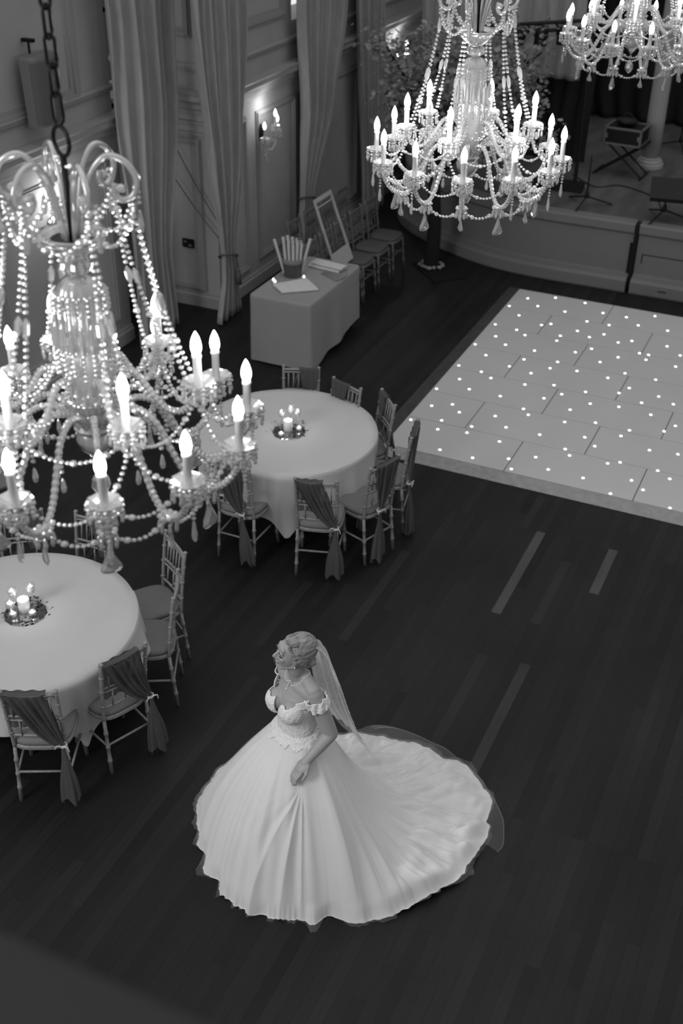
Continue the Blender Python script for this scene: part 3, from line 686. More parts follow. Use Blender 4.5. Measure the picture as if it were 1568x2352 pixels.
# ------------------------------------------------------------------ round tables with square cloths
def tablecloth(cx, cy, r, ca, label, seed):
    root = empty('round_table', (cx, cy, 0), 0, label.replace('CLOTH', 'round banquet table under a white cloth'), 'table', 'round banquet tables')
    bm = NB(); lathe(bm, [(0, .735), (r - .004, .735), (r - .004, .71), (0, .71)], 64); obj('tabletop', bm, 'wicker', root)
    for k in range(4):
        a = k * PI / 2 + .3; bm = NB(); tube(bm, [pol(.45, a, .71), pol(.42, a, .0)], .016, 8); obj('leg', bm, 'iron', root)
    H = 1.01; rn = random.Random(seed); ph = rn.uniform(0, 6)
    def corner(th):
        return H / max(abs(math.cos(th)), abs(math.sin(th)))
    n = 288; NV = 16
    def fn(u, v):
        th = 2 * PI * u; tt = th - math.radians(ca) + PI / 4
        D = min(corner(tt), 1.40) - r; dd = (math.cos(4 * (th - math.radians(ca))) + 1) / 2
        if v < .34: rr = r * v / .34; return Vector((rr * math.cos(th), rr * math.sin(th), .748))
        s = (v - .34) / .66 * D
        if s < .02: return Vector(((r + s * .5) * math.cos(th), (r + s * .5) * math.sin(th), .748 - s * .4))
        amp = .028 * smooth01((s - .02) / .3)
        fold = math.sin(th * 17 + ph) * .6 + math.sin(th * 11 + 2 * ph) * .5 + .3 * math.sin(th * 29)
        sharp = dd ** 3
        rr = r + .012 + amp * fold - .10 * sharp * smooth01(s / .6) + .05 * (1 - dd) * smooth01(s / .35)
        return Vector((rr * math.cos(th + amp * .5 * math.sin(th * 23)), rr * math.sin(th + amp * .5 * math.sin(th * 23)), max(.012, .742 - s)))
    bm = NB(); grid(bm, fn, n, NV * 2, closed=True)
    bmesh.ops.remove_doubles(bm, verts=bm.verts, dist=1e-5)
    o = obj('tablecloth', bm, 'linen', None, smooth=True, loc=(cx, cy, 0)); tag(o, label.replace('CLOTH', 'white cloth draped over the round table'), 'tablecloth', 'white tablecloths')
TA = (-3.93, 7.66); TB = (-4.34, 4.60)
tablecloth(TA[0], TA[1], .76, -64, 'CLOTH, beside the dance floor', 3)
tablecloth(TB[0], TB[1], .76, -22, 'CLOTH, below the nearest chandelier', 8)

def centrepiece(cx, cy, tall, low, where, full=True):
    g = 'candle centrepiece ' + where; z = .7485
    bm = NB(); lathe(bm, [(0, .008), (.135, .008), (.14, .0), (0, 0)], 48, ripple=.02, rn=12); o = obj('mirror_plate', bm, 'mirror', loc=(cx, cy, z)); tag(o, 'round mirror plate under the candles ' + where, 'plate', 'mirror plates')
    r = empty('pillar_candle', (cx - .02, cy + .02, z + .008), 0, 'thick white pillar candle ' + where, 'candle', 'pillar candles')
    bm = NB(); lathe(bm, [(0, 0), (.039, 0), (.04, .088), (.035, .095), (.028, .086), (0, .084)], 28); obj('wax', bm, 'wax', r, smooth=True)
    bm = NB(); lathe(bm, [(0, 0), (.005, .004), (.006, .012), (0, .024)], 8); obj('flame', bm, 'flame', r, loc=(0, 0, .088))
    for i, (x, y, h) in enumerate(tall):
        r = empty('glass_candle_holder', (x, y, z + .008 if (Vector((x, y)) - Vector((cx, cy))).length < .12 else z), 0, ('left', 'middle', 'right')[i] + ' of three tall glass candle holders ' + where, 'candle holder', 'tall glass candle holders ' + where)
        bm = NB(); lathe(bm, [(0, .004), (.032, .004), (.033, 0), (.03, .006), (.007, .01), (.006, h * .5), (.01, h * .6), (.029, h * .68), (.032, h), (.03, h), (.027, h * .72), (.0, h * .66)], 20); obj('glass', bm, 'clear', r, smooth=True)
        bm = NB(); lathe(bm, [(0, 0), (.022, 0), (.024, .012), (.02, .02), (0, .02)], 16); w_ = obj('floating_candle', bm, 'wax', r, loc=(0, 0, h * .76))
        bm = NB(); lathe(bm, [(0, 0), (.006, .004), (.007, .012), (0, .026)], 8); obj('flame', bm, 'flame', w_, loc=(0, 0, .02))
    for i, (x, y) in enumerate(low):
        r = empty('tealight', (x, y, z + .008), 0, ('left', 'right')[i] + ' low tealight cup on the mirror plate ' + where, 'candle', 'tealights ' + where)
        bm = NB(); lathe(bm, [(0, .002), (.02, 0), (.027, .012), (.026, .03), (.024, .03), (.024, .01), (0, .006)], 16); obj('cup', bm, 'clear', r, smooth=True)
        bm = NB(); lathe(bm, [(0, 0), (.02, 0), (.02, .014), (0, .014)], 14); w_ = obj('wax', bm, 'wax', r, loc=(0, 0, .008))
        bm = NB(); lathe(bm, [(0, 0), (.006, .004), (.007, .011), (0, .024)], 8); obj('flame', bm, 'flame', w_, loc=(0, 0, .014))
    rn = random.Random(int(cx * 100)); bm = NB()
    for _ in range(110):
        a = rn.uniform(0, 2 * PI); d = rn.uniform(.06, .15) + (.05 if rn.random() < .15 else 0); c = Vector((d * math.cos(a), d * math.sin(a), rn.uniform(.012, .03)))
        R = Matrix.Rotation(rn.uniform(0, 6.28), 3, 'Z') @ Matrix.Rotation(rn.uniform(-.7, .7), 3, 'X'); s = rn.uniform(.008, .018)
        V = [bm.verts.new(c + R @ Vector(p)) for p in ((-s, 0, 0), (0, s * .35, .003), (s, 0, 0), (0, -s * .35, .003))]; bm.faces.new(V)
    o = obj('leaf_ring', bm, 'leaf', loc=(cx, cy, z)); tag(o, 'ring of small dark leaves around the candles ' + where, 'greenery', 'leaf rings', 'stuff')
    l = bpy.data.lights.new('candle_light', 'POINT'); l.energy = .5; l.shadow_soft_size = .02
    o = bpy.data.objects.new('candle_light', l); COL.objects.link(o); o.location = (cx, cy, z + .16)
centrepiece(-3.897, 7.63, [(-3.985, 7.665, .16), (-3.93, 7.73, .185), (-3.865, 7.73, .165)], [(-3.92, 7.53), (-3.83, 7.68)], 'on the table by the dance floor')
centrepiece(-4.344, 4.665, [(-4.43, 4.665, .165), (-4.40, 4.60, .11), (-4.35, 4.755, .165)], [(-4.39, 4.60), (-4.285, 4.665)], 'on the near left table')

# ------------------------------------------------------------------ chairs
def bamboo(bm, a, b, r, nodes=3, n=8):
    a = Vector(a); b = Vector(b); pts = [a]; rs = [r]
    for k in range(nodes):
        t = (k + 1) / (nodes + 1); L = (b - a).length; e = .008 / L
        for dt, s in ((-e * 1.6, 1), (-e, 1.3), (e, 1.3), (e * 1.6, 1)): pts.append(a.lerp(b, t + dt)); rs.append(r * s)
    pts.append(b); rs.append(r); tube(bm, pts, rs, n)
def chair_parts(root, fm='chair', sm='seat'):
    """faces +x, back at -x; local metres"""
    for sy in (-1, 1):
        bm = NB(); bamboo(bm, (.165, sy * .165, .43), (.195, sy * .18, 0), .0125, 3); obj('leg', bm, fm, root, smooth=True)
        bm = NB(); bamboo(bm, (-.165, sy * .155, .43), (-.20, sy * .165, 0), .0125, 3); obj('leg', bm, fm, root, smooth=True)
    for sy in (-1, 1):
        bm = NB()
        P = spline([(-.165, sy * .155, .42), (-.185, sy * .157, .62), (-.225, sy * .16, .91)], 6); tube(bm, P, .0125, 8); bead(bm, (-.227, sy * .16, .915), .017, 10)
        for z in (.55, .68, .8): lathe(bm, [(.0125, -.01), (.017, -.005), (.017, .005), (.0125, .01)], 8, (-.165 - .06 * ((z - .42) / .49) ** 1.3, sy * (.155 + .005 * (z - .42) / .49), z))
        obj('back_post', bm, fm, root, smooth=True)
    def bx(z): return -.165 - .06 * ((z - .42) / .49) ** 1.3
    for z, r in ((.885, .011), (.86, .008), (.70, .009), (.665, .008), (.53, .009)):
        bm = NB(); tube(bm, [(bx(z) - .012 * math.cos(PI * t / 8 - PI / 2) * 1.0, lerp(-.157, .157, t / 8), z) for t in range(9)], r, 8); obj('back_rail', bm, fm, root, smooth=True)
    for k in range(6):
        y = -.115 + .046 * k
        bm = NB(); tube(bm, [(bx(.86) - .01, y, .86), (bx(.70) - .01, y, .70)], .0065, 6); obj('spindle', bm, fm, root, smooth=True)
        if k % 2 == 0: bm = NB(); tube(bm, [(bx(.665) - .01, y + .02, .665), (bx(.53) - .01, y + .02, .53)], .0065, 6); obj('spindle', bm, fm, root, smooth=True)
    for a_, b_ in (((.175, .170, .22), (-.18, .16, .22)), ((.175, -.170, .22), (-.18, -.16, .22)), ((.17, -.17, .27), (.17, .17, .27)), ((-.185, -.16, .23), (-.185, .16, .23))):
        bm = NB(); tube(bm, [a_, b_], .008, 8); obj('stretcher', bm, fm, root, smooth=True)
    def outline(k, n, s=1.0):
        a = 2 * PI * k / n; ca, sa = math.cos(a), math.sin(a); e = .55
        return Vector((s * (.195 * (abs(ca) ** e) * (1 if ca > 0 else -1)) + .0, s * ((.19 + .01 * ca) * (abs(sa) ** e) * (1 if sa > 0 else -1)), 0))
    n = 40; bm = NB(); rings = []
    for s, z in ((.96, .415), (1.0, .42), (1.0, .438), (.97, .445)):
        rings.append([bm.verts.new(outline(k, n, s) + Vector((0, 0, z))) for k in range(n)])
    for a, b in zip(rings[:-1], rings[1:]):
        for k in range(n): bm.faces.new((a[k], a[(k + 1) % n], b[(k + 1) % n], b[k]))
    bm.faces.new(rings[0][::-1]); bm.faces.new(rings[-1]); obj('seat_frame', bm, fm, root, smooth=False)
    bm = NB(); rings = []
    for s, z in ((.93, .445), (.97, .455), (.975, .468), (.94, .482), (.80, .492), (.45, .497)):
        rings.append([bm.verts.new(outline(k, n, s) + Vector((0, 0, z))) for k in range(n)])
    for a, b in zip(rings[:-1], rings[1:]):
        for k in range(n): bm.faces.new((a[k], a[(k + 1) % n], b[(k + 1) % n], b[k]))
    bm.faces.new(rings[0][::-1]); bm.faces.new(rings[-1]); obj('seat_cushion', bm, sm, root, smooth=True)
def add_sash(root, s=1, wide=.66, seed=1, gx=.75):
    """cloth over the back, gathered at the side s (+1: +y) at seat height, tail to the floor"""
    rn = random.Random(seed); ph = rn.uniform(0, 6)
    Gy = s * .155 * gx / .75; y0 = -s * .165; y1 = lerp(y0, -y0, wide); G = Vector((-.215, Gy, .49))
    def fn(u, v):
        T = Vector((-.235, lerp(y0, y1, u), .905 - .012 * math.sin(PI * u)))
        g = G + Vector((.0, (u - .5) * .02 * s, (.5 - u) * -.06))
        p = T.lerp(g, v); fall = math.sin(PI * v)
        p.z -= fall * (.09 * (1 - u)); p.x += .035 * v * (1 - v) * 2 - .012 * math.sin(PI * u)
        amp = (.004 + .010 * fall)
        p.x -= amp * math.sin(u * 34 + ph + 2.5 * v) + amp * .6 * math.sin(u * 19 + ph * 2)
        p.x -= .012
        return p
    bm = NB(); grid(bm, fn, 46, 22)
    # fold over the top rail
    grid(bm, lambda u, v: Vector((lerp(-.247, -.205, v), lerp(y0, y1, u), .905 - .012 * math.sin(PI * u) + .012 * math.sin(PI * v))), 20, 3)
    grid(bm, lambda u, v: Vector((-.203 + .012 * v + .006 * math.sin(u * 20), lerp(y0, lerp(y1, y0, v * .35), u), .905 - .30 * v)), 20, 6)
    o = obj('sash', bm, 'sash', root, smooth=True)
    bm = NB(); 
    for k in range(3): tube(bm, [G + Vector((-.012 + .02 * math.cos(a), .022 * math.sin(a), -.006 + k * .006)) for a in [2 * PI * i / 12 for i in range(13)]], .004, 6)
    tube(bm, spline([G + Vector((-.03, 0, 0)), G + Vector((-.045, .03, .02)), G + Vector((-.04, .045, -.01))], 4), .004, 6); tube(bm, spline([G + Vector((-.03, 0, 0)), G + Vector((-.045, -.03, .01)), G + Vector((-.04, -.04, -.03))], 4), .004, 6)
    obj('ribbon_tie', bm, 'ribbon', o, smooth=True)
    lean = rn.uniform(-.02, .05) * s; fl = rn.uniform(.052, .072)
    def tail(u, v):
        a = 2 * PI * u; r = lerp(.013, fl, smooth01(v * 1.3) * .8 + .2 * v); f = 1 + .22 * math.sin(a * 5 + ph) * v + .12 * math.sin(a * 9) * v
        return G + Vector((-.02 + .5 * r * f * math.cos(a) - .02 * v, r * f * math.sin(a) + lean * v, -.005 - (.43 + .03 * math.sin(a * 3 + ph)) * v))
    bm = NB(); grid(bm, tail, 60, 14, closed=True); obj('sash_tail', bm, 'sash', o, smooth=True)
def place_chair(x, y, ang, label, group, s=None, wide=.66, seed=1, gx=.75, fm='chair', sm='seat'):
    root = empty('banquet_chair', (x, y, 0), math.radians(ang), label, 'chair', group)
    chair_parts(root, fm, sm)
    if s: add_sash(root, -s, wide, seed, gx)
    return root
_cache = {}
def chair(bx_, by_, C, label, group, s=None, wide=.66, seed=1, gx=.75, key=None, ang=None):
    """(bx_,by_): where the top of the back stands; chair faces table centre C"""
    a = math.atan2(C[1] - by_, C[0] - bx_) if ang is None else math.radians(ang)
    x = bx_ + .225 * math.cos(a); y = by_ + .225 * math.sin(a)
    k = (s, wide, gx, seed)
    if k in _cache:
        o = copy_tree(_cache[k]); o.location = (x, y, 0); o.rotation_euler = (0, 0, a); o['label'] = label; o['group'] = group; return o
    o = place_chair(x, y, math.degrees(a), label, group, s, wide, seed, gx); _cache[k] = o; return o
gA = 'chairs round the table by the dance floor'; gB = 'chairs round the near left table'
chair(-4.206, 8.49, TA, 'silver chair behind the far round table, nearest the grey-clothed side table', gA, s=1, wide=.55, seed=2)
chair(-3.70, 8.373, TA, 'silver chair behind the far round table, second along from the grey-clothed side table', gA, s=-1, wide=.60, seed=3)
chair(-3.27, 8.28, TA, 'silver chair with bare slats showing, its back against the corner of the dance floor', gA, s=-1, wide=.45, seed=4)
chair(-2.86, 7.85, TA, 'silver chair seen edge-on in front of the white dance floor edge', gA, s=-1, wide=.9, seed=5, ang=192)
chair(-2.873, 7.25, TA, 'silver chair with wide sash gathered low in the middle, front right of the far table', gA, s=-1, wide=.8, seed=6, gx=.2)
chair(-3.237, 6.775, TA, 'silver chair with sash gathered at the right, squarely in front of the far round table', gA, s=1, wide=.66, seed=7, ang=107)
chair(-3.925, 6.687, TA, 'silver chair in front of the far round table half hidden behind the chandelier candles', gA, s=1, wide=.8, seed=8, gx=.4)
chair(-3.72, 3.906, TB, 'silver chair at the lower left with a long sash trailing to the floor', gB, s=1, wide=.8, seed=9, ang=116)
chair(-3.41, 4.43, TB, 'silver chair with draped sash beside the bride, its back leg standing out on the floor', gB, s=1, wide=.8, seed=10, ang=157)
chair(-3.50, 5.18, TB, 'silver chair with bare padded seat, the nearer one right of the near table', gB, s=None, ang=206)
chair(-3.76, 5.60, TB, 'silver chair with bare padded seat, the farther one right of the near table', gB, s=None, ang=236)
chair(-4.45, 5.62, TB, 'silver chair at the back of the near table partly seen through the chandelier drops', gB, s=1, wide=.55, seed=2, ang=268)
chair(-4.98, 5.45, TB, 'silver chair at the back left of the near table behind the chandelier arms', gB, s=1, wide=.55, seed=2, ang=-55)
# dark chairs in a row along the wall
first = None
words = ['nearest to the draped table', 'second from the draped table', 'third from the draped table', 'fourth from the draped table', 'at the far end by the blossom tree']
for i, y in enumerate((11.5, 11.92, 12.33, 12.79, 13.26)):
    if first is None: first = place_chair(-5.36, y, 0, '', 'chairs lined up along the wall', None, fm='rowchair', sm='rowseat'); o = first
    else: o = copy_tree(first); o.location = (-5.36, y, 0)
    o['label'] = 'dark padded chair, front row by the wall, ' + words[i]
for i, y in enumerate((12.1, 12.55, 13.02, 13.48)):
    o = copy_tree(first); o.location = (-5.86, y, 0); o['group'] = 'second row of chairs against the curtains'
    o['label'] = 'dark slatted chair, rear row by the curtains, ' + ('nearest the draped table', 'second from the draped table', 'third from the draped table', 'farthest along')[i]

# ------------------------------------------------------------------ draped side table and what lies on it
def side_table():
    X0, X1, Y0, Y1 = -5.63, -4.93, 10.15, 11.45; cx, cy = (X0 + X1) / 2, (Y0 + Y1) / 2; hx, hy = (X1 - X0) / 2, (Y1 - Y0) / 2
    root = empty('side_table', (cx, cy, 0), 0, 'rectangular side table hidden under a grey cloth by the wall', 'table')
    bm = NB(); box(bm, -hx + .01, -hy + .01, .71, hx - .01, hy - .01, .742); obj('tabletop', bm, 'wicker', root)
    for sx in (-1, 1):
        for sy in (-1, 1): bm = NB(); tube(bm, [(sx * (hx - .06), sy * (hy - .06), .71), (sx * (hx - .06), sy * (hy - .06), 0)], .015, 8); obj('leg', bm, 'iron', root)
    per = []
    def rr(hx, hy, r, n=10):
        P = []
        for (sx, sy, a0) in ((1, 1, 0), (-1, 1, 90), (-1, -1, 180), (1, -1, 270)):
            for k in range(n + 1):
                a = math.radians(a0 + 90 * k / n); P.append((sx * (hx - r) + r * math.cos(a), sy * (hy - r) + r * math.sin(a)))
        out = []
        for i in range(len(P)):
            p = Vector(P[i]); q = Vector(P[(i + 1) % len(P)]); m_ = max(1, int((q - p).length / .05))
            for j in range(m_): out.append(p.lerp(q, j / m_))
        return out
    P = rr(hx, hy, .04); n = len(P); bm = NB(); rings = []
    rings.append([bm.verts.new((p.x * .96, p.y * .98, .7495)) for p in P])
    for (s, z, a) in ((0, .749, 0), (.008, .742, 0), (.012, .72, 0), (.014, .6, .004), (.02, .45, .010), (.028, .3, .018), (.034, .15, .028), (.04, .0, .036)):
        ring = []
        for p in P:
            nx = Vector((p.x / hx, p.y / hy)); d = Vector((nx.x ** 5, nx.y ** 5)); d = d.normalized() if d.length > 1e-6 else d
            t = math.atan2(p.y, p.x); w_ = .5 * a * (math.sin(t * 4 + 1) + .5 * math.sin(t * 7 + 2))
            zz = z
            if z < .5:
                lift = .13 * smooth01((p.y + .7) / 1.35) * (1 if p.x > 0 else .3) * (1 - z / .5)
                cn = abs(nx.x) ** 6 * abs(nx.y) ** 6
                zz = z + lift + .02 * (1 - z / .5) - .03 * cn * (1 - z / .5)
            ring.append(bm.verts.new((p.x + d.x * (s + w_), p.y + d.y * (s + w_), max(.006, zz))))
        rings.append(ring)
    for a, b in zip(rings[:-1], rings[1:]):
        for k in range(n): bm.faces.new((b[k], b[(k + 1) % n], a[(k + 1) % n], a[k]))
    bm.faces.new(rings[0])
    o = obj('side_tablecloth', bm, 'linen2', loc=(cx, cy, 0), smooth=False)
    for p in o.data.polygons: p.use_smooth = len(p.vertices) == 4
    tag(o, 'grey cloth hanging nearly to the floor over the rectangular side table', 'tablecloth')
side_table()
ZT = .7505
def basket():
    bx_, by_ = -5.46, 10.83
    root = empty('wicker_basket', (bx_, by_, ZT), 0, 'round dark wicker basket with a pale band on the draped side table', 'basket')
    bm = NB(); prof = [(0, .004)]
    for k in range(15): prof += [(.092 + .018 * k / 15 + (.004 if k % 2 else 0), k * .0105), (.092 + .018 * k / 15 + (.004 if k % 2 else 0), k * .0105 + .008)]
    prof += [(.108, .158), (.102, .158), (.088, .01), (0, .01)]
    lathe(bm, prof, 36); obj('woven_body', bm, 'wicker', root)
    bm = NB(); lathe(bm, [(.112, .155), (.118, .16), (.12, .205), (.114, .21), (.110, .2), (.106, .155)], 36); obj('band', bm, 'burlap', root, smooth=True)
    rn = random.Random(5); proto = None
    spots = [(a * .0355 + (b % 2) * .01775, b * .0308) for a in range(-3, 4) for b in range(-3, 4)]
    spots = [q for q in spots if math.hypot(*q) < .074]
    h = .40
    for qx, qy in spots:
        tx = 1.5 * qx; ty = 1.5 * qy
        if proto is None:
            bm = NB(); lathe(bm, [(.0, .0), (.0162, 0), (.0162, h), (.0135, h), (.0135, h - .03), (0, h - .03)], 12); proto = obj('paper_roll', bm, 'paper', smooth=False); o = proto
        else: o = proto.copy(); COL.objects.link(o)
        o.location = (bx_ + qx, by_ + qy, ZT + .012); o.rotation_euler = (-ty, tx, 0); o.scale = (1, 1, rn.uniform(.86, 1.08))
        tag(o, 'pale rolled paper tube standing in the bunch in the wicker basket', 'paper roll', 'paper rolls standing in the basket')
    for (dx, dy, tx, ty, lb) in ((.075, .045, .24, .12, 'single paper roll leaning out to the right of the basket bunch'), (-.078, -.045, -.24, -.13, 'single paper roll leaning out to the left of the basket bunch')):
        o = proto.copy(); COL.objects.link(o); o.location = (bx_ + dx, by_ + dy, ZT + .03); o.rotation_euler = (-ty, tx, 0)
        tag(o, lb, 'paper roll', 'paper rolls leaning from the basket')
    return proto
pr = basket()
for k in range(10):      # stacked rolls behind the basket
    o = pr.copy(); COL.objects.link(o); lay = 0 if k < 6 else 1; i = k if k < 6 else k - 6
    o.location = (-5.42 + .004 * k, 11.15 + .0345 * i + .017 * lay, ZT + .0165 + .0295 * lay); o.rotation_euler = (0, PI / 2, math.radians(-7)); o.scale = (1, 1, 1)
    tag(o, 'pale paper roll in the tidy pile at the wall corner of the side table', 'paper roll', 'paper rolls piled at the far corner')
for k in range(7):
    o = pr.copy(); COL.objects.link(o); o.location = (-5.50 + .0275 * k, 10.44 - .0225 * k, ZT + .0165); o.rotation_euler = (0, PI / 2, math.radians(52 - 2.2 * k)); o.scale = (1, 1, 1)
    tag(o, 'pale paper roll fanned out at the front of the side table', 'paper roll', 'paper rolls fanned at the front edge')
def fan(bm, n, L, a0, a1):
    vs = []
    for k in range(n + 1):
        a = lerp(a0, a1, k / n); z = .004 + (.010 if k % 2 else 0); vs.append((Vector((.02 * math.cos(a), .02 * math.sin(a), z)), Vector((L * math.cos(a), L * math.sin(a), z))))
    for p, q in zip(vs[:-1], vs[1:]): bm.faces.new([bm.verts.new(x) for x in (p[0], p[1], q[1], q[0])])
for (x, y, a0, a1, L, lb) in ((-5.22, 11.02, -30, 50, .3, 'pleated paper fan lying open under the far pile of rolls'),):
    bm = NB(); fan(bm, 14, L, math.radians(a0), math.radians(a1)); o = obj('paper_fan', bm, 'burlap', loc=(x, y, ZT)); md = o.modifiers.new('t', 'SOLIDIFY'); md.thickness = .002
    tag(o, lb, 'fan')
for i, (x, y, lb) in enumerate(((-5.56, 10.56, 'pair of glass tealights at the near side of the basket, left one'), (-5.52, 10.52, 'pair of glass tealights at the near side of the basket, right one'), (-5.50, 11.08, 'glass tealight glinting behind the basket'), (-5.30, 10.78, 'glass tealight glinting at the right foot of the basket'))):
    r = empty('tealight', (x, y, ZT), 0, lb, 'candle', 'tealights on the side table')
    bm = NB(); lathe(bm, [(0, .002), (.022, 0), (.026, .012), (.025, .035), (.023, .035), (.023, .01), (0, .006)], 16); obj('cup', bm, 'clear', r, smooth=True)
    bm = NB(); lathe(bm, [(0, 0), (.018, 0), (.018, .014), (0, .014)], 14); w_ = obj('wax', bm, 'wax', r, loc=(0, 0, .008))
    bm = NB(); lathe(bm, [(0, 0), (.008, .004), (.009, .014), (0, .026)], 8); obj('flame', bm, 'flame', w_, loc=(0, 0, .014))

# tilted empty photo frame
def photo_frame():
    A = Vector((-5.36, 11.72, .50)); B = Vector((-5.36, 12.22, .50)); T = Vector((-5.78, 11.93, 1.19)); U = Vector((-5.78, 12.36, 1.22))
    root = empty('photo_frame', A, 0, 'pale empty picture frame with a solid lower panel leaning back against the row of chairs', 'frame')
    up = ((T + U) / 2 - (A + B) / 2); h = up.length; up.normalize(); rt = (B - A).normalized(); nr = rt.cross(up).normalized()
    sh = (T - A).dot(rt)
    w_ = (B - A).length
    def bar(bm, u0, v0, u1, v1):
        vs = box(bm, 0, 0, 0, 1, 1, 1)
        for v in vs:
            u = lerp(u0, u1, v.co.x); q = lerp(v0, v1, v.co.y); s = q / h
            v.co = rt * (u * lerp(1, .93, s) + sh * s * .5) + up * q + nr * (v.co.z * .018)
    bm = NB(); bar(bm, 0, .19, .035, h); bar(bm, w_ - .035, .19, w_, h); bar(bm, .035, h - .05, w_ - .035, h); bar(bm, .035, h - .11, w_ - .035, h - .095); obj('frame_bars', bm, 'frame', root)
    bm = NB(); bar(bm, 0, 0, w_, .19); obj('lower_panel', bm, 'frame', root)
photo_frame()

# ------------------------------------------------------------------ blossom tree on a mat
def blossom_tree():
    bx_, by_ = -4.93, 13.74
    bm = NB(); pts = [(-5.13, 13.63), (-4.62, 13.12), (-4.31, 13.49), (-4.85, 13.98)]
    a = [bm.verts.new((x, y, .012)) for x, y in pts]; b = [bm.verts.new((x, y, .002)) for x, y in pts]; bm.faces.new(a); bm.faces.new(b[::-1])
    for k in range(4): bm.faces.new((b[k], b[(k + 1) % 4], a[(k + 1) % 4], a[k]))
    bmesh.ops.recalc_face_normals(bm, faces=bm.faces)
    o = obj('floor_mat', bm, 'mat'); tag(o, 'black rubber mat lying askew on the floor in front of the stage', 'mat')
    bx_, by_ = -4.86, 13.62
    root = empty('blossom_tree', (bx_, by_, .013), 0, 'artificial blossom tree with a dark trunk beside the curved stage front', 'tree')
    bm = NB(); tube(bm, spline([(0, 0, 0), (.02, .0, .5), (-.02, .03, 1.0), (.0, .0, 1.5), (.05, .05, 1.9)], 6), [.10 - .045 * min(1, i / 24) for i in range(25)], 12); obj('trunk', bm, 'bark', root, smooth=True)
    rn = random.Random(2); bm = NB(); tips = []
    for k in range(16):
        a = 2 * PI * k / 16 + rn.uniform(-.2, .2); R = rn.uniform(.55, 1.05); z = rn.uniform(1.7, 3.1)
        e = Vector((.25 + R * math.cos(a), .1 + R * math.sin(a), z)); P = spline([(0, 0, rn.uniform(1.1, 1.5)), e * .45 + Vector((0, 0, .9)), e], 5); tube(bm, P, [.03 * (1 - i / 12) + .006 for i in range(len(P))], 6); tips += P[4:]
    obj('branches', bm, 'bark', root, smooth=True)
    bm = NB()
    for k in range(11000):
        if rn.random() < .55:
            c = rn.choice(tips) + Vector((rn.gauss(0, .14), rn.gauss(0, .14), rn.gauss(0, .13)))
        else:
            d = Vector((rn.gauss(0, 1), rn.gauss(0, 1), rn.gauss(0, 1))).normalized() * (rn.random() ** .4); c = Vector((.28 + d.x * 1.05, .1 + d.y * .95, 2.2 + d.z * .85))
        if noise.noise(c * 2.6) < -.12: continue
        s = rn.uniform(.016, .042); R = Matrix.Rotation(rn.uniform(0, 6.28), 3, 'Z') @ Matrix.Rotation(rn.uniform(0, 1.4), 3, 'X')
        cv = bm.verts.new(c); ring = [bm.verts.new(c + R @ Vector((s * math.cos(t * PI / 2.5), s * math.sin(t * PI / 2.5), s * (.35 if t % 2 else .2)))) for t in range(5)]
        for t in range(5): bm.faces.new((cv, ring[t], ring[(t + 1) % 5]))
    o = obj('blossom', bm, 'petal', root); tag(o, kind='stuff')
    bm = NB()
    for k in range(14):
        a = 2 * PI * k / 14; q = Vector((.15 * math.cos(a), .15 * math.sin(a), .03)); q = q * rn.uniform(.7, 1.1); ell(bm, q, (rn.uniform(.02, .05), rn.uniform(.02, .045), rn.uniform(.012, .03)), Matrix.Rotation(rn.uniform(0, 3), 3, 'Z'), sub=1)
    obj('base_pebbles', bm, 'petal', root, smooth=True)
blossom_tree()

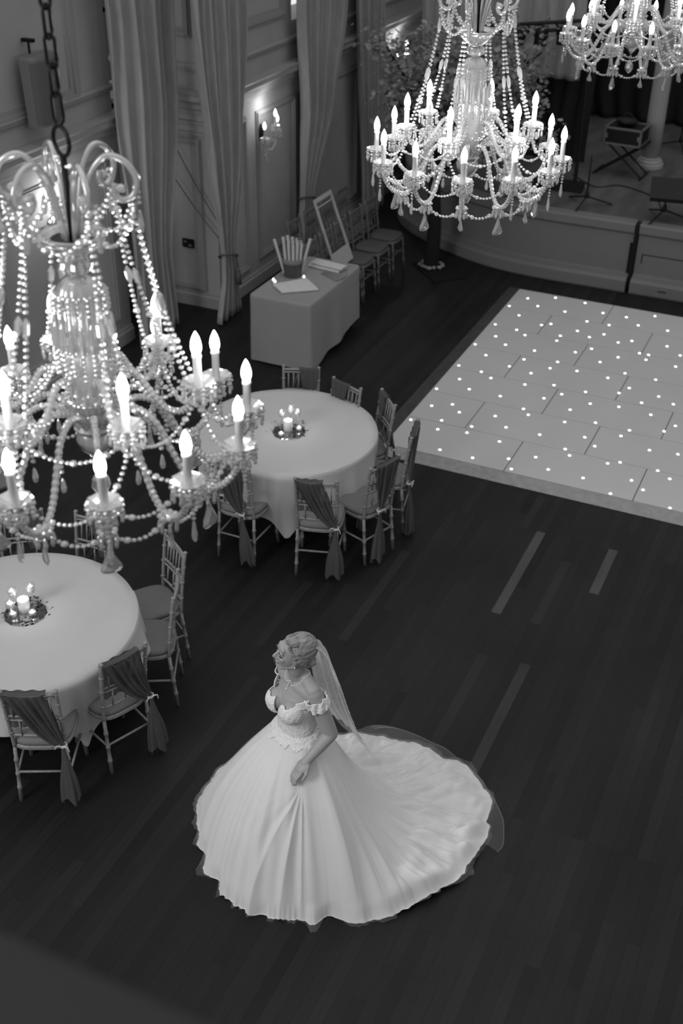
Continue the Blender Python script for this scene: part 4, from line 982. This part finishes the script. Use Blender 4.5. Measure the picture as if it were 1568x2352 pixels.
# ------------------------------------------------------------------ stage things
ZS = .846
def column(x, y, label, h=4.6):
    root = empty('stage_column', (x, y, ZS), 0, label, 'column', 'stage columns')
    bm = NB(); n = 48; prof = [(.118 - .012 * k / 8, .12 + k * h / 8) for k in range(9)]
    lathe(bm, [(0, .1)] + prof + [(0, h + .12)], n, ripple=.045, rn=16); obj('shaft', bm, 'column', root, smooth=True)
    bm = NB(); lathe(bm, [(0, 0), (.19, 0), (.19, .05), (.165, .06), (.17, .08), (.16, .1), (.135, .105), (.14, .125), (.12, .135), (0, .135)], 36); obj('base', bm, 'column', root, smooth=False)
    return root
column(-2.76, 16.5, 'pale fluted column standing behind the flight case')
def flight_case():
    x, y = -3.02, 15.95; zt = ZS + .44
    root = empty('folding_stand', (x, y, ZS), math.radians(-4), 'black folding X-shaped stand under the flight case', 'stand')
    for k, sy in enumerate((-.12, .16)):
        bm = NB(); tube(bm, [(-.34, sy, .0), (.27, sy, .43)], .014, 6); obj('leg', bm, 'black', root); bm = NB(); tube(bm, [(.30, sy + .03, .0), (-.24, sy + .03, .43)], .014, 6); obj('leg', bm, 'black', root)
    for sx, z in ((-.34, .012), (.3, .012), (-.24, .425), (.27, .425)): bm = NB(); tube(bm, [(sx, -.2, z), (sx, .25, z)], .014, 6); obj('crossbar', bm, 'black', root)
    root = empty('flight_case', (x, y, zt), math.radians(-4), 'black equipment flight case with bright metal edges on the folding stand', 'case')
    W, D, Hh = .24, .2, .2
    bm = NB(); box(bm, -W, -D, 0, W, D, Hh); obj('body', bm, 'black', root)
    bm = NB(); e = .012
    for sx in (-1, 1):
        for sy in (-1, 1): box(bm, sx * W - e, sy * D - e, 0, sx * W + e, sy * D + e, Hh)
    for z in (0, Hh):
        for sy in (-1, 1): box(bm, -W - e, sy * D - e, z - e, W + e, sy * D + e, z + e)
        for sx in (-1, 1): box(bm, sx * W - e, -D, z - e, sx * W + e, D, z + e)
    obj('metal_edges', bm, 'alu', root)
    for sx in (-1, 1): bm = NB(); box(bm, sx * (W - .02) - .02, -D - .018, .07, sx * (W - .02) + .02, -D - .005, .13); obj('latch', bm, 'alu', root)
    root = empty('equipment_bag', (x - .02, y, zt + Hh + .013), 0, 'soft black bag lying on top of the flight case', 'bag')
    bm = NB(); vs = ell(bm, (0, 0, .05), (.15, .13, .055), sub=3)
    for v in vs: v.co.z = max(0, v.co.z + .015 * noise.noise(v.co * 14)); v.co += Vector((.02 * noise.noise(v.co * 9), 0, 0))
    obj('body', bm, 'black', root, smooth=True); bm = NB(); tube(bm, hang((-.08, 0, .1), (.08, 0, .1), -.05), .008, 6); obj('handle', bm, 'black', root, smooth=True)
flight_case()
def mic_stand(x, y, h, label, rz, desk=False):
    root = empty('tripod_stand', (x, y, ZS), rz, label, 'stand', 'black tripod stands on the stage')
    bm = NB(); tube(bm, [(0, 0, .1), (0, 0, h)], .011, 8); obj('pole', bm, 'black', root, smooth=True)
    bm = NB(); lathe(bm, [(0, .08), (.028, .09), (.03, .13), (.02, .17), (0, .18)], 12); obj('collar', bm, 'black', root)
    for k in range(3): bm = NB(); tube(bm, [(0, 0, .11), pol(.33, 2 * PI * k / 3, .012)], .011, 6); obj('leg', bm, 'black', root)
    if desk:
        bm = NB(); R = Matrix.Rotation(math.radians(25), 4, 'X'); box(bm, -.32, -.2, -.012, .32, .2, .012, mtx=Matrix.Translation((0.12, 0, h)) @ R); box(bm, -.32, -.215, -.01, .32, -.19, .045, mtx=Matrix.Translation((.12, 0, h)) @ R); obj('desk', bm, 'black', root)
mic_stand(-3.12, 14.42, .62, 'thin black tripod microphone stand near the stage edge', .4)
mic_stand(-2.13, 14.32, .36, 'low black tripod stand carrying a wide flat desk at the right of the stage', .2, True)
o = mic_stand(-2.55, 17.6, 1.0, 'slim black tripod stand in the shadow right of the column', .9)
def monitor():
    root = empty('stage_monitor', (-3.62, 14.95, ZS), math.radians(6), 'low black stage monitor lying near the front of the stage', 'speaker')
    bm = NB(); P = [(-.13, 0), (.13, 0), (.13, .06), (-.02, .13), (-.13, .13)]
    a = [bm.verts.new((-.32, y, z)) for y, z in P]; b = [bm.verts.new((.32, y, z)) for y, z in P]
    for k in range(5): bm.faces.new((a[k], a[(k + 1) % 5], b[(k + 1) % 5], b[k]))
    bm.faces.new(a[::-1]); bm.faces.new(b); bmesh.ops.recalc_face_normals(bm, faces=bm.faces); obj('cabinet', bm, 'black', root)
    bm = NB(); tube(bm, [(-.1, -.135, .03), (.1, -.135, .03)], .008, 6); obj('handle', bm, 'iron', root)
monitor()
def light_bar():
    root = empty('lighting_bar', (-4.1, 14.8, 2.86), 0, 'black horizontal lighting bar above the side of the stage', 'lighting bar')
    bm = NB(); 
    for z in (0, -.09): tube(bm, [(-.62, -.1, z - .08), (.75, .1, z + .08)], .022, 8)
    for k in range(9): t = k / 8; x = lerp(-.6, .73, t); tube(bm, [(x, lerp(-.1, .1, t), lerp(-.08, .08, t)), (x + .08, lerp(-.1, .1, t), lerp(-.17, .0, t))], .012, 6)
    obj('truss', bm, 'black', root)
    bm = NB(); tube(bm, [(.7, .09, -2.0), (.7, .09, .1)], .025, 8); obj('upright', bm, 'black', root)
    for i, x in enumerate((-.2, .08, .36)):
        r = empty('stage_lamp', (-4.1 + x, 14.8, 2.66 + .04 * i), 0, 'black stage lamp can hanging from the bar, ' + ('left one', 'middle one', 'right one')[i], 'stage lamp', 'stage lamps on the bar')
        bm = NB(); lathe(bm, [(0, .1), (.06, .1), (.075, .06), (.078, -.1), (.068, -.1), (.06, .02), (0, .03)], 20); obj('can', bm, 'black', r, smooth=False)
        bm = NB(); tube(bm, [(-.085, 0, 0), (-.085, 0, .13), (.085, 0, .13), (.085, 0, 0)], .008, 6); obj('yoke', bm, 'black', r)
        bm = NB(); lathe(bm, [(0, 0), (.064, 0), (.064, .004), (0, .004)], 20); obj('lens', bm, 'clear', r, loc=(0, 0, -.09))
light_bar()
bm = NB(); P = spline([(-3.6, 15.6, ZS + .008), (-3.2, 15.2, ZS + .008), (-2.9, 15.4, ZS + .008), (-2.4, 15.1, ZS + .008), (-2.2, 14.6, ZS + .008)], 8); tube(bm, P, .007, 6)
tag(obj('stage_cable', bm, 'black', smooth=True), 'black cable trailing across the stage deck', 'cable')

# ------------------------------------------------------------------ the bride
def remeshed(bm, voxel, sm=4, fac=.5):
    me = bpy.data.meshes.new('tmp'); bm.normal_update(); bm.to_mesh(me); bm.free()
    o = bpy.data.objects.new('tmp', me); COL.objects.link(o)
    md = o.modifiers.new('r', 'REMESH'); md.mode = 'VOXEL'; md.voxel_size = voxel; md.use_smooth_shade = True
    if sm: ms = o.modifiers.new('s', 'SMOOTH'); ms.iterations = sm; ms.factor = fac
    dg = bpy.context.evaluated_depsgraph_get(); dg.update()
    out = bpy.data.meshes.new_from_object(o.evaluated_get(dg))
    bpy.data.objects.remove(o); bpy.data.meshes.remove(me)
    b2 = NB(); b2.from_mesh(out); bpy.data.meshes.remove(out); return b2
def loft(bm, rings, n=32):
    """rings: (z, cx, cy, rx, ry)"""
    R = [[bm.verts.new((cx + rx * math.cos(2 * PI * k / n), cy + ry * math.sin(2 * PI * k / n), z)) for k in range(n)] for z, cx, cy, rx, ry in rings]
    for a, b in zip(R[:-1], R[1:]):
        for k in range(n): bm.faces.new((a[k], a[(k + 1) % n], b[(k + 1) % n], b[k]))
    bm.faces.new(R[0][::-1]); bm.faces.new(R[-1])
def capsule(bm, a, b, ra, rb, n=16, bulge=0.0):
    a = Vector(a); b = Vector(b); d = (b - a).normalized(); pts = []; rs = []
    for t in (-.95, -.7, -.35, 0): pts.append(a + d * ra * t); rs.append(ra * math.sqrt(max(.02, 1 - t * t)))
    for t in (.25, .5, .75): pts.append(a.lerp(b, t)); rs.append(lerp(ra, rb, t) * (1 + bulge * math.sin(PI * t)))
    for t in (0, .35, .7, .95): pts.append(b + d * rb * t); rs.append(rb * math.sqrt(max(.02, 1 - t * t)))
    tube(bm, pts, rs, n)

def bride():
    root = empty('person', (-2.12, 4.24, 0), math.radians(-118), 'bride in white tulle ball gown and veil, gazing left, one hand on her skirt', 'person')
    HC = Vector((.050, .016, 1.567))                        # head centre
    HR = Matrix.Rotation(math.radians(-23), 3, 'Z') @ Matrix.Rotation(math.radians(-9), 3, 'Y') @ Matrix.Rotation(math.radians(-6), 3, 'X')
    def hp(x, y, z): return HC + HR @ Vector((x, y, z))
    TORSO = [(.98, .02, .09, .112), (1.04, .022, .088, .108), (1.10, .022, .088, .108), (1.16, .028, .094, .114), (1.21, .028, .098, .122), (1.27, .018, .092, .126), (1.32, .006, .076, .124), (1.36, .0, .055, .112), (1.39, .002, .045, .08)]
    bm = NB()
    loft(bm, [(z, cx, 0, rx, ry) for z, cx, rx, ry in TORSO])
    for s in (1, -1):
        ell(bm, (.098, s * .062, 1.215), (.062, .062, .066), sub=3)
        capsule(bm, (.0, s * .036, 1.395), (.002, s * .122, 1.345), .034, .043)
        capsule(bm, (.03, s * .035, 1.33), (.01, s * .112, 1.32), .045, .045)
    capsule(bm, (.012, .0, 1.35), (.035, .010, 1.47), .050, .045)                     # neck
    capsule(bm, (.035, .012, 1.44), hp(-.015, 0, -.03), .047, .052)
    capsule(bm, (.03, -.012, 1.345), (.05, -.0, 1.335), .018, .018)
    # arms: shoulder, elbow, wrist
    arms = {1: [Vector((.0, .130, 1.325)), Vector((-.052, .208, 1.075)), Vector((.088, .200, .968))], -1: [Vector((.0, -.130, 1.325)), Vector((-.09, -.165, 1.075)), Vector((.01, -.165, .91))]}
    for s, (S, E_, W) in arms.items():
        capsule(bm, S, E_, .047, .040, bulge=.04); capsule(bm, E_, W, .040, .026, bulge=.07)
        d = (W - E_).normalized(); side = d.cross(Vector((0, 0, 1))).normalized() * (-s); dn = Vector((0, 0, -1))
        P = W + d * .052 + Vector((0, 0, -.004))
        capsule(bm, W, W + d * .03, .026, .027)
        # palm (flattened) and five fingers gripping the skirt
        R = Matrix((d, side, d.cross(side))).transposed()
        ell(bm, P, (.050, .041, .021), R, sub=3)
        for k, (off_, L, r) in enumerate(((.027, .036, .0085), (.010, .041, .009), (-.008, .038, .0088), (-.024, .030, .0078))):
            b0 = P + d * .036 + side * off_; b1 = b0 + d * L * .9 + dn * L * .15; b2 = b1 + d * L * .35 + dn * L * .6; b3 = b2 - d * L * .15 + dn * L * .38
            capsule(bm, b0, b1, r * 1.08, r, 8); capsule(bm, b1, b2, r, r * .92, 8); capsule(bm, b2, b3, r * .92, r * .8, 8)
        t0 = P + side * .030 - d * .02; t1 = t0 + side * .018 + d * .03 + dn * .014; t2 = t1 + d * .026 + dn * .02 - side * .006
        capsule(bm, t0, t1, .0115, .010, 8); capsule(bm, t1, t2, .010, .0085, 8)
    # head
    ell(bm, hp(-.014, 0, .018), (.090, .070, .088), HR, 4)
    ell(bm, hp(.018, 0, -.022), (.068, .059, .080), HR, 3)
    ell(bm, hp(.030, 0, -.060), (.048, .044, .044), HR, 3)
    ell(bm, hp(.064, 0, -.088), (.021, .020, .017), HR, 2)                                # chin
    ell(bm, hp(.066, 0, .034), (.020, .046, .026), HR, 2)                                 # forehead
    for s in (1, -1):
        ell(bm, hp(.058, s * .033, -.024), (.024, .019, .022), HR, 2)                      # cheeks
        ell(bm, hp(.076, s * .026, .012), (.011, .023, .006), HR, 2)                       # brow ridge
        ell(bm, hp(.088, s * .0085, -.034), (.010, .008, .007), HR, 2)                     # nostril wings
        ell(bm, hp(-.004, s * .066, -.018), (.017, .008, .028), HR, 2)                     # ears
        capsule(bm, hp(.0, s * .05, -.06), hp(.055, s * .018, -.092), .016, .016, 8)       # jaw line
    capsule(bm, hp(.080, 0, .008), hp(.102, 0, -.027), .0075, .0095, 10)                   # nose
    ell(bm, hp(.101, 0, -.031), (.010, .009, .008), HR, 2)
    ell(bm, hp(.080, 0, -.060), (.014, .021, .012), HR, 2)                                 # mouth area
    b2 = remeshed(bm, .0042, 3, .5)
    body = obj('body', b2, 'skin', root, smooth=True)
    # face details
    for s in (1, -1):
        bm = NB(); tube(bm, [hp(.079 - .010 * abs(t) ** 2 * 1.3, s * (.029 + .0135 * t), -.0045 - .0035 * (1 - t * t)) for t in (-1, -.6, -.2, .2, .6, 1.05)], [.0012, .0026, .0032, .0032, .0028, .0012], 6); obj('eyelashes', bm, 'dark', body, smooth=True)
        bm = NB(); tube(bm, [hp(.088 - .011 * abs(t) ** 2, s * (.029 + .0175 * t), .0165 - .004 * t * t + .001 * t) for t in (-1, -.5, 0, .5, 1)], [.0012, .0024, .0024, .002, .0008], 6); obj('eyebrow', bm, 'brow', body, smooth=True)
    bm = NB(); ell(bm, hp(.0925, 0, -.0565), (.0035, .0185, .0032), HR, 2); ell(bm, hp(.0925, 0, -.0635), (.0042, .0155, .004), HR, 2); obj('lips', bm, 'lip', body, smooth=True)
    bm = NB(); ell(bm, hp(.002, .075, -.048), (.005, .005, .006), HR, 1); obj('earring', bm, 'pearl', body, smooth=True)
    # hair: combed back shell, side waves and a low bun
    bm = NB()
    ell(bm, hp(-.036, 0, .026), (.090, .0790, .092), HR, 5)
    for s in (1, -1): ell(bm, hp(-.036, s * .050, .002), (.056, .030, .056), HR, 4)
    ell(bm, hp(.020, .012, .090), (.042, .046, .024), HR, 3)
    capsule(bm, hp(.046, .044, .072), hp(.004, .077, -.002), .009, .011, 8); capsule(bm, hp(.004, .077, -.002), hp(-.05, .068, -.03), .011, .014, 8)
    ell(bm, hp(-.086, .010, -.050), (.038, .052, .038), HR, 4)
    for k in range(7):
        a = k * .9; capsule(bm, hp(-.112 + .004 * k, .01 + .032 * math.cos(a), -.05 + .026 * math.sin(a)), hp(-.106, .01 + .032 * math.cos(a + 1.2), -.05 + .026 * math.sin(a + 1.2)), .013, .010, 8)
    b2 = remeshed(bm, .0032, 2, .5)
    inv = HR.inverted()
    for v in b2.verts:
        q = inv @ (v.co - HC); n = v.normal
        w_ = math.sin(150 * q.z + 60 * q.x + 8 * math.sin(30 * q.y)) * .4 + math.sin(260 * q.z + 90 * q.x * math.cos(9 * q.y) + 40 * q.y) * .4 + math.sin(110 * (q.y * 1.4 - q.z * .5 + q.x * .4)) * .4
        v.co += n * w_ * .0014
    obj('hair', b2, 'hair', root, smooth=True)
    # bodice: fitted shell with a deep sweetheart neckline, lace relief
    bm = NB(); loft(bm, [(z, cx, 0, rx + .007, ry + .007) for z, cx, rx, ry in TORSO[:6]])
    for s in (1, -1): ell(bm, (.100, s * .060, 1.210), (.069, .070, .074), sub=3)
    b2 = remeshed(bm, .0045, 3, .5)
    def topz(x, y):
        ay = abs(y)
        if x < .02: return 1.25
        return 1.165 + .098 * smooth01((ay - .003) / .032) + .010 * smooth01((ay - .08) / .04) + .004 * math.sin(y * 140)
    dele = [f for f in b2.faces if f.calc_center_median().z > topz(*f.calc_center_median().xy)]
    bmesh.ops.delete(b2, geom=dele, context='FACES')
    for v in b2.verts:
        c = v.co * 55; v.co += v.normal * (.0026 * noise.noise(c) + .0016 * noise.noise(c * 2.3))
    bod = obj('bodice', b2, 'lace', root, smooth=True); md = bod.modifiers.new('t', 'SOLIDIFY'); md.thickness = .004; md.offset = 1
    # lace appliques trailing from bodice to skirt
    rn = random.Random(4)
    for s in (1, -1):
        S, E_, W = arms[s]; ax = (E_ - S).normalized(); C = S.lerp(E_, .17); u, v_ = frame_at(ax)
        bm = NB()
        def band(a, b):
            th = 2 * PI * a; w = (b - .5) * .068; r = .057 + .006 * math.sin(th * 9 + b * 5) + .005 * noise.noise(Vector((th * 3, b * 6, s)))
            return C + (u * math.cos(th) + v_ * math.sin(th)) * r - ax * (w + .006 * math.sin(th * 7)) + Vector((.0, 0, .018 * math.cos(th)))
        grid(bm, band, 72, 9, closed=True)
        def strap(a, b):
            p = Vector((.100, s * .095, 1.262)).lerp(C + Vector((.052, 0, .0)), a); w = (b - .5) * (.045 + .02 * a)
            return p + Vector((.010 * math.sin(PI * a), 0, w)) + Vector((.004 * noise.noise(Vector((a * 12, b * 7, s))), 0, 0))
        grid(bm, strap, 16, 6)
        grid(bm, lambda a, b: Vector((-.075, s * .08, 1.235)).lerp(C + Vector((-.05, 0, -.005)), a) + Vector((-.008 * math.sin(PI * a), 0, (b - .5) * .045)), 12, 5)
        o = obj('off_shoulder_sleeve', bm, 'lace', root, smooth=True); md = o.modifiers.new('t', 'SOLIDIFY'); md.thickness = .005
    # necklace
    bm = NB(); pts = []
    N0 = Vector((.02, .0, 1.362))
    for k in range(49):
        a = 2 * PI * k / 48; f = (math.cos(a) + 1) / 2
        pts.append(Vector((.022 + .072 * math.cos(a), .066 * math.sin(a), 1.42 - .060 * f - .002 * abs(math.sin(a)))))
    snap = pts
    from mathutils.bvhtree import BVHTree
    bv = BVHTree.FromPolygons([v.co for v in body.data.vertices], [tuple(p.vertices) for p in body.data.polygons])
    def surf(p, off=.002):
        q, n, i, d = bv.find_nearest(p); return q + n * off
    pts = [surf(p, .0022) for p in pts]; beads(bm, pts, .0032, gap=.0055, n=6)
    q = surf(Vector((.11, -.004, 1.342)), .003); beads(bm, [pts[0], q], .0035, gap=.006); bead(bm, surf(q + Vector((0, 0, -.010)), .003), .006, 8)
    obj('necklace', bm, 'pearl', root, smooth=True)

    # skirt -------------------------------------------------------------
    hem = [(.265, -.60), (.42, -.40), (.518, -.195), (.55, .035), (.43, .26), (.274, .449), (.127, .644), (-.073, .773), (-.25, .83), (-.408, .845), (-.65, .84), (-.866, .78), (-1.04, .68), (-1.13, .531), (-1.175, .35), (-1.162, .171), (-1.12, 0), (-1.058, -.18), (-.9, -.40), (-.68, -.60), (-.42, -.74), (-.18, -.79), (.04, -.77), (.17, -.70)]
    _r = math.radians(14); hem = [(x * math.cos(_r) - y * math.sin(_r), x * math.sin(_r) + y * math.cos(_r)) for x, y in hem]
    hv = sorted([(math.atan2(y, x - .02), math.hypot(x - .02, y)) for x, y in hem])
    def Rh(th):
        th = (th + PI) % (2 * PI) - PI; n = len(hv)
        for i in range(n):
            a0, r0 = hv[i]; a1, r1 = hv[(i + 1) % n]
            if i == n - 1:
                a1 += 2 * PI
                if th < hv[0][0]: th += 2 * PI
            if a0 <= th <= a1:
                t = (th - a0) / (a1 - a0); t = t * .6 + smooth01(t) * .4; return lerp(r0, r1, t)
        return hv[0][1]
    hand = Vector((.15, .225))                       # skirt is pinched here
    Z0 = 1.03; bx_ = Vector((.02, 0))
    def skirt_pt(u, v, grow=1.0, lift=0.0, ragged=0.0, sd=0.0, zmax=Z0):
        th = 2 * PI * u; R = Rh(th) * grow
        back = smooth01((-math.cos(th - .0) * .6 + abs(math.sin(th)) * .15 + .35)) if R > .62 else 0
        Rb = min(R, .60 + .02 * math.sin(3 * th)); Rb = lerp(Rb, min(R, .56), back)
        rw = 1 / math.hypot(math.cos(th) / .094, math.sin(th) / .115)
        t = smooth01((R - Rb) / .42)
        r1 = rw + (Rb - rw) * (math.sin(v * PI / 2) * .5 + v * .5) + (R - Rb) * v ** 3; z1 = Z0 * (1 - (v * .70 + .30 * v ** 2.6))
        r2 = rw + (R - rw) * v ** 1.15; z2 = Z0 * math.exp(-(max(r2 - rw, 0) / .40) ** 1.35) * (1 - .3 * v) + .045 * (1 - v)
        r = lerp(r1, r2, t); z = lerp(z1, z2, t) * (1 - smooth01((v - .93) / .07) * .6)
        p = Vector((.02 + r * math.cos(th), r * math.sin(th)))
        rel = smooth01(v * 1.25)
        # radial gathers
        g = (math.sin(th * 31 + 2 * math.sin(th * 3) + sd) * .45 + math.sin(th * 17 + 1.3 + sd) * .6 + math.sin(th * 9 + .6) * .5) * .0135 * rel
        # folds running from the hand
        dv = p - hand; dh = dv.length; ah = math.atan2(dv.y, dv.x)
        wgt = math.exp(-((dh - .32) / .38) ** 2) * smooth01(dh / .06)
        fr = smooth01((.75 - abs(((ah + PI - .35) % (2 * PI)) - PI)) / .5 + .6)
        gh = ((1 - abs(math.sin(ah * 6.5 + .5))) ** 2 * 1.6 - .4 + math.sin(ah * 15 + 1.1) * .4) * .013 * wgt * fr
        pinch = math.exp(-(dh / .1) ** 2) * .014
        # soft crumples on the train
        tr = smooth01((r - .40) / .3) * (.12 + .88 * t)
        q = Vector((p.x * 3.1, p.y * 3.1, sd)); cr = 0
        if tr > 0:
            n1 = abs(noise.noise(Vector((th * 5.5, r * 1.6, sd)))); n2 = abs(noise.noise(Vector((th * 13, r * 3.2, 5 + sd)))); n3 = abs(noise.noise(Vector((p.x * 3 + p.y * 2.2, p.y * 9 - p.x * 3.5, 3 + sd))))
            cr = (n1 * .085 + n2 * .06 + n3 * .085 * smooth01((r - .6) / .2) + .025 * abs(noise.noise(Vector((th * 30, r * 4, 9))))) * tr * (1 - .6 * smooth01((v - .9) / .1))
        out = Vector((math.cos(th), math.sin(th)))
        slope = smooth01(1.3 * (z / Z0))
        p2 = p + out * (g + gh) * lerp(.55, 1, slope) + out * lift
        zz = z + (g + gh) * .7 * (1 - slope) + cr + lift * .6 + pinch
        if ragged:
            e = smooth01((v - .9) / .1); p2 += out * ragged * e * (noise.noise(Vector((th * 5, sd, 1))) * 1.3 + .35 * noise.noise(Vector((th * 24, sd, 4))))
        return Vector((p2.x, p2.y, max(.006 + .004 * (1 - v), zz)))
    bm = NB(); grid(bm, lambda u, v: skirt_pt(u, v ** 1.0, ragged=.03), 620, 130, closed=True)
    sk = obj('skirt', bm, 'gown', root, smooth=True)
    for j, (gr, sd, rg, li) in enumerate(((1.004, 2.1, .035, .004), (1.014, 5.7, .075, .007))):
        bm = NB(); V = grid(bm, lambda u, v: skirt_pt(u, lerp(.03, 1, v), gr, li * smooth01(v * 3), rg, 0 if v < .5 else sd * smooth01((v - .5) * 2) * 0 + 0), 420, 70, closed=True)
        obj('tulle_layer', bm, 'tulle', sk, smooth=True)
    # lace running from the bodice over the waist in a scalloped edge
    def wl(u, v):
        th = 2 * PI * u; reach = .07 + .012 * abs(math.sin(th * 11)) + .05 * noise.noise(Vector((th * 4, 0, 2))) + .012 * noise.noise(Vector((th * 25, 0, 2))); p = skirt_pt(u, .002 + v * reach, lift=.0025)
        o_ = Vector((math.cos(th), math.sin(th), .5)); c = p * 60; return p + o_ * (.0022 * noise.noise(c) + .0016 * noise.noise(c * 2.2) + .0015)
    bm = NB(); grid(bm, wl, 300, 26, closed=True); obj('waist_lace', bm, 'lace', sk, smooth=True)
    # veil ---------------------------------------------------------------
    top = hp(-.098, .0, .045)
    rows = [(top + Vector((.015, .045, .014)), top + Vector((0, -.05, .012))), ((-.095, .108, 1.50), (-.12, -.09, 1.50)), ((-.158, .125, 1.30), (-.17, -.15, 1.30)), ((-.212, .148, 1.08), (-.25, -.19, 1.0)), ((-.285, .17, .86), (-.37, -.22, .74)), ((-.46, .28, .50), (-.55, -.30, .44)),
            ((-.64, .45, .26), (-.74, -.40, .24)), ((-.80, .60, .12), (-.88, -.48, .12)), ((-.92, .72, .012), (-1.0, -.54, .012))]
    A = spline([r[0] for r in rows], 6); B = spline([r[1] for r in rows], 6); nr = len(A) - 1
    def vp(u, v):
        i = min(int(v * nr), nr - 1); t = v * nr - i; a = A[i].lerp(A[i + 1], t); b = B[i].lerp(B[i + 1], t); p = a.lerp(b, u)
        ar = math.sin(PI * u) ** .6; bulge = smooth01((v - .55) / .45); p += Vector((-.30 * bulge * ar - .03 * ar * (1 - bulge), .06 * bulge * ar * (1 - u), 0))
        f = math.sin(u * 26 + 3 * v) * .008 + math.sin(u * 47 + 1) * .004
        p += Vector((-f, 0, f * .3)) * (1 - .5 * bulge); p.z += .05 * bulge * (1 - smooth01((v - .88) / .12)) * (.6 + noise.noise(Vector((p.x * 4, p.y * 4, 2)))) 
        p.z = max(.01, p.z); return p
    bm = NB(); grid(bm, lambda u, v: vp(u, v * .52), 60, 70); ve = obj('veil', bm, 'veil', root, smooth=True)
    bm = NB(); grid(bm, lambda u, v: vp(u, .52 + .48 * v), 60, 60); obj('veil_train', bm, 'tulle', ve, smooth=True)
    bm = NB(); edge = [vp(0, t / 200) for t in range(100)]
    tube(bm, [p + Vector((.002 * noise.noise(p * 50), .002, 0)) for p in edge], [.004 + .003 * abs(noise.noise(p * 40)) for p in edge], 6); obj('veil_lace_edge', bm, 'lace', ve, smooth=True)
    bm = NB(); edge = [vp(t / 160, 1) for t in range(161)] ; tube(bm, [Vector((p.x, p.y, max(.012, p.z))) for p in edge], .0035, 5); obj('veil_hem', bm, 'tulle', ve, smooth=True)
    bm = NB(); tube(bm, [top + HR @ Vector((.004, y, .004 - 5 * y * y)) for y in (-.05, -.03, 0, .03, .05)], .009, 8); obj('veil_comb', bm, 'lace', ve, smooth=True)
bride()
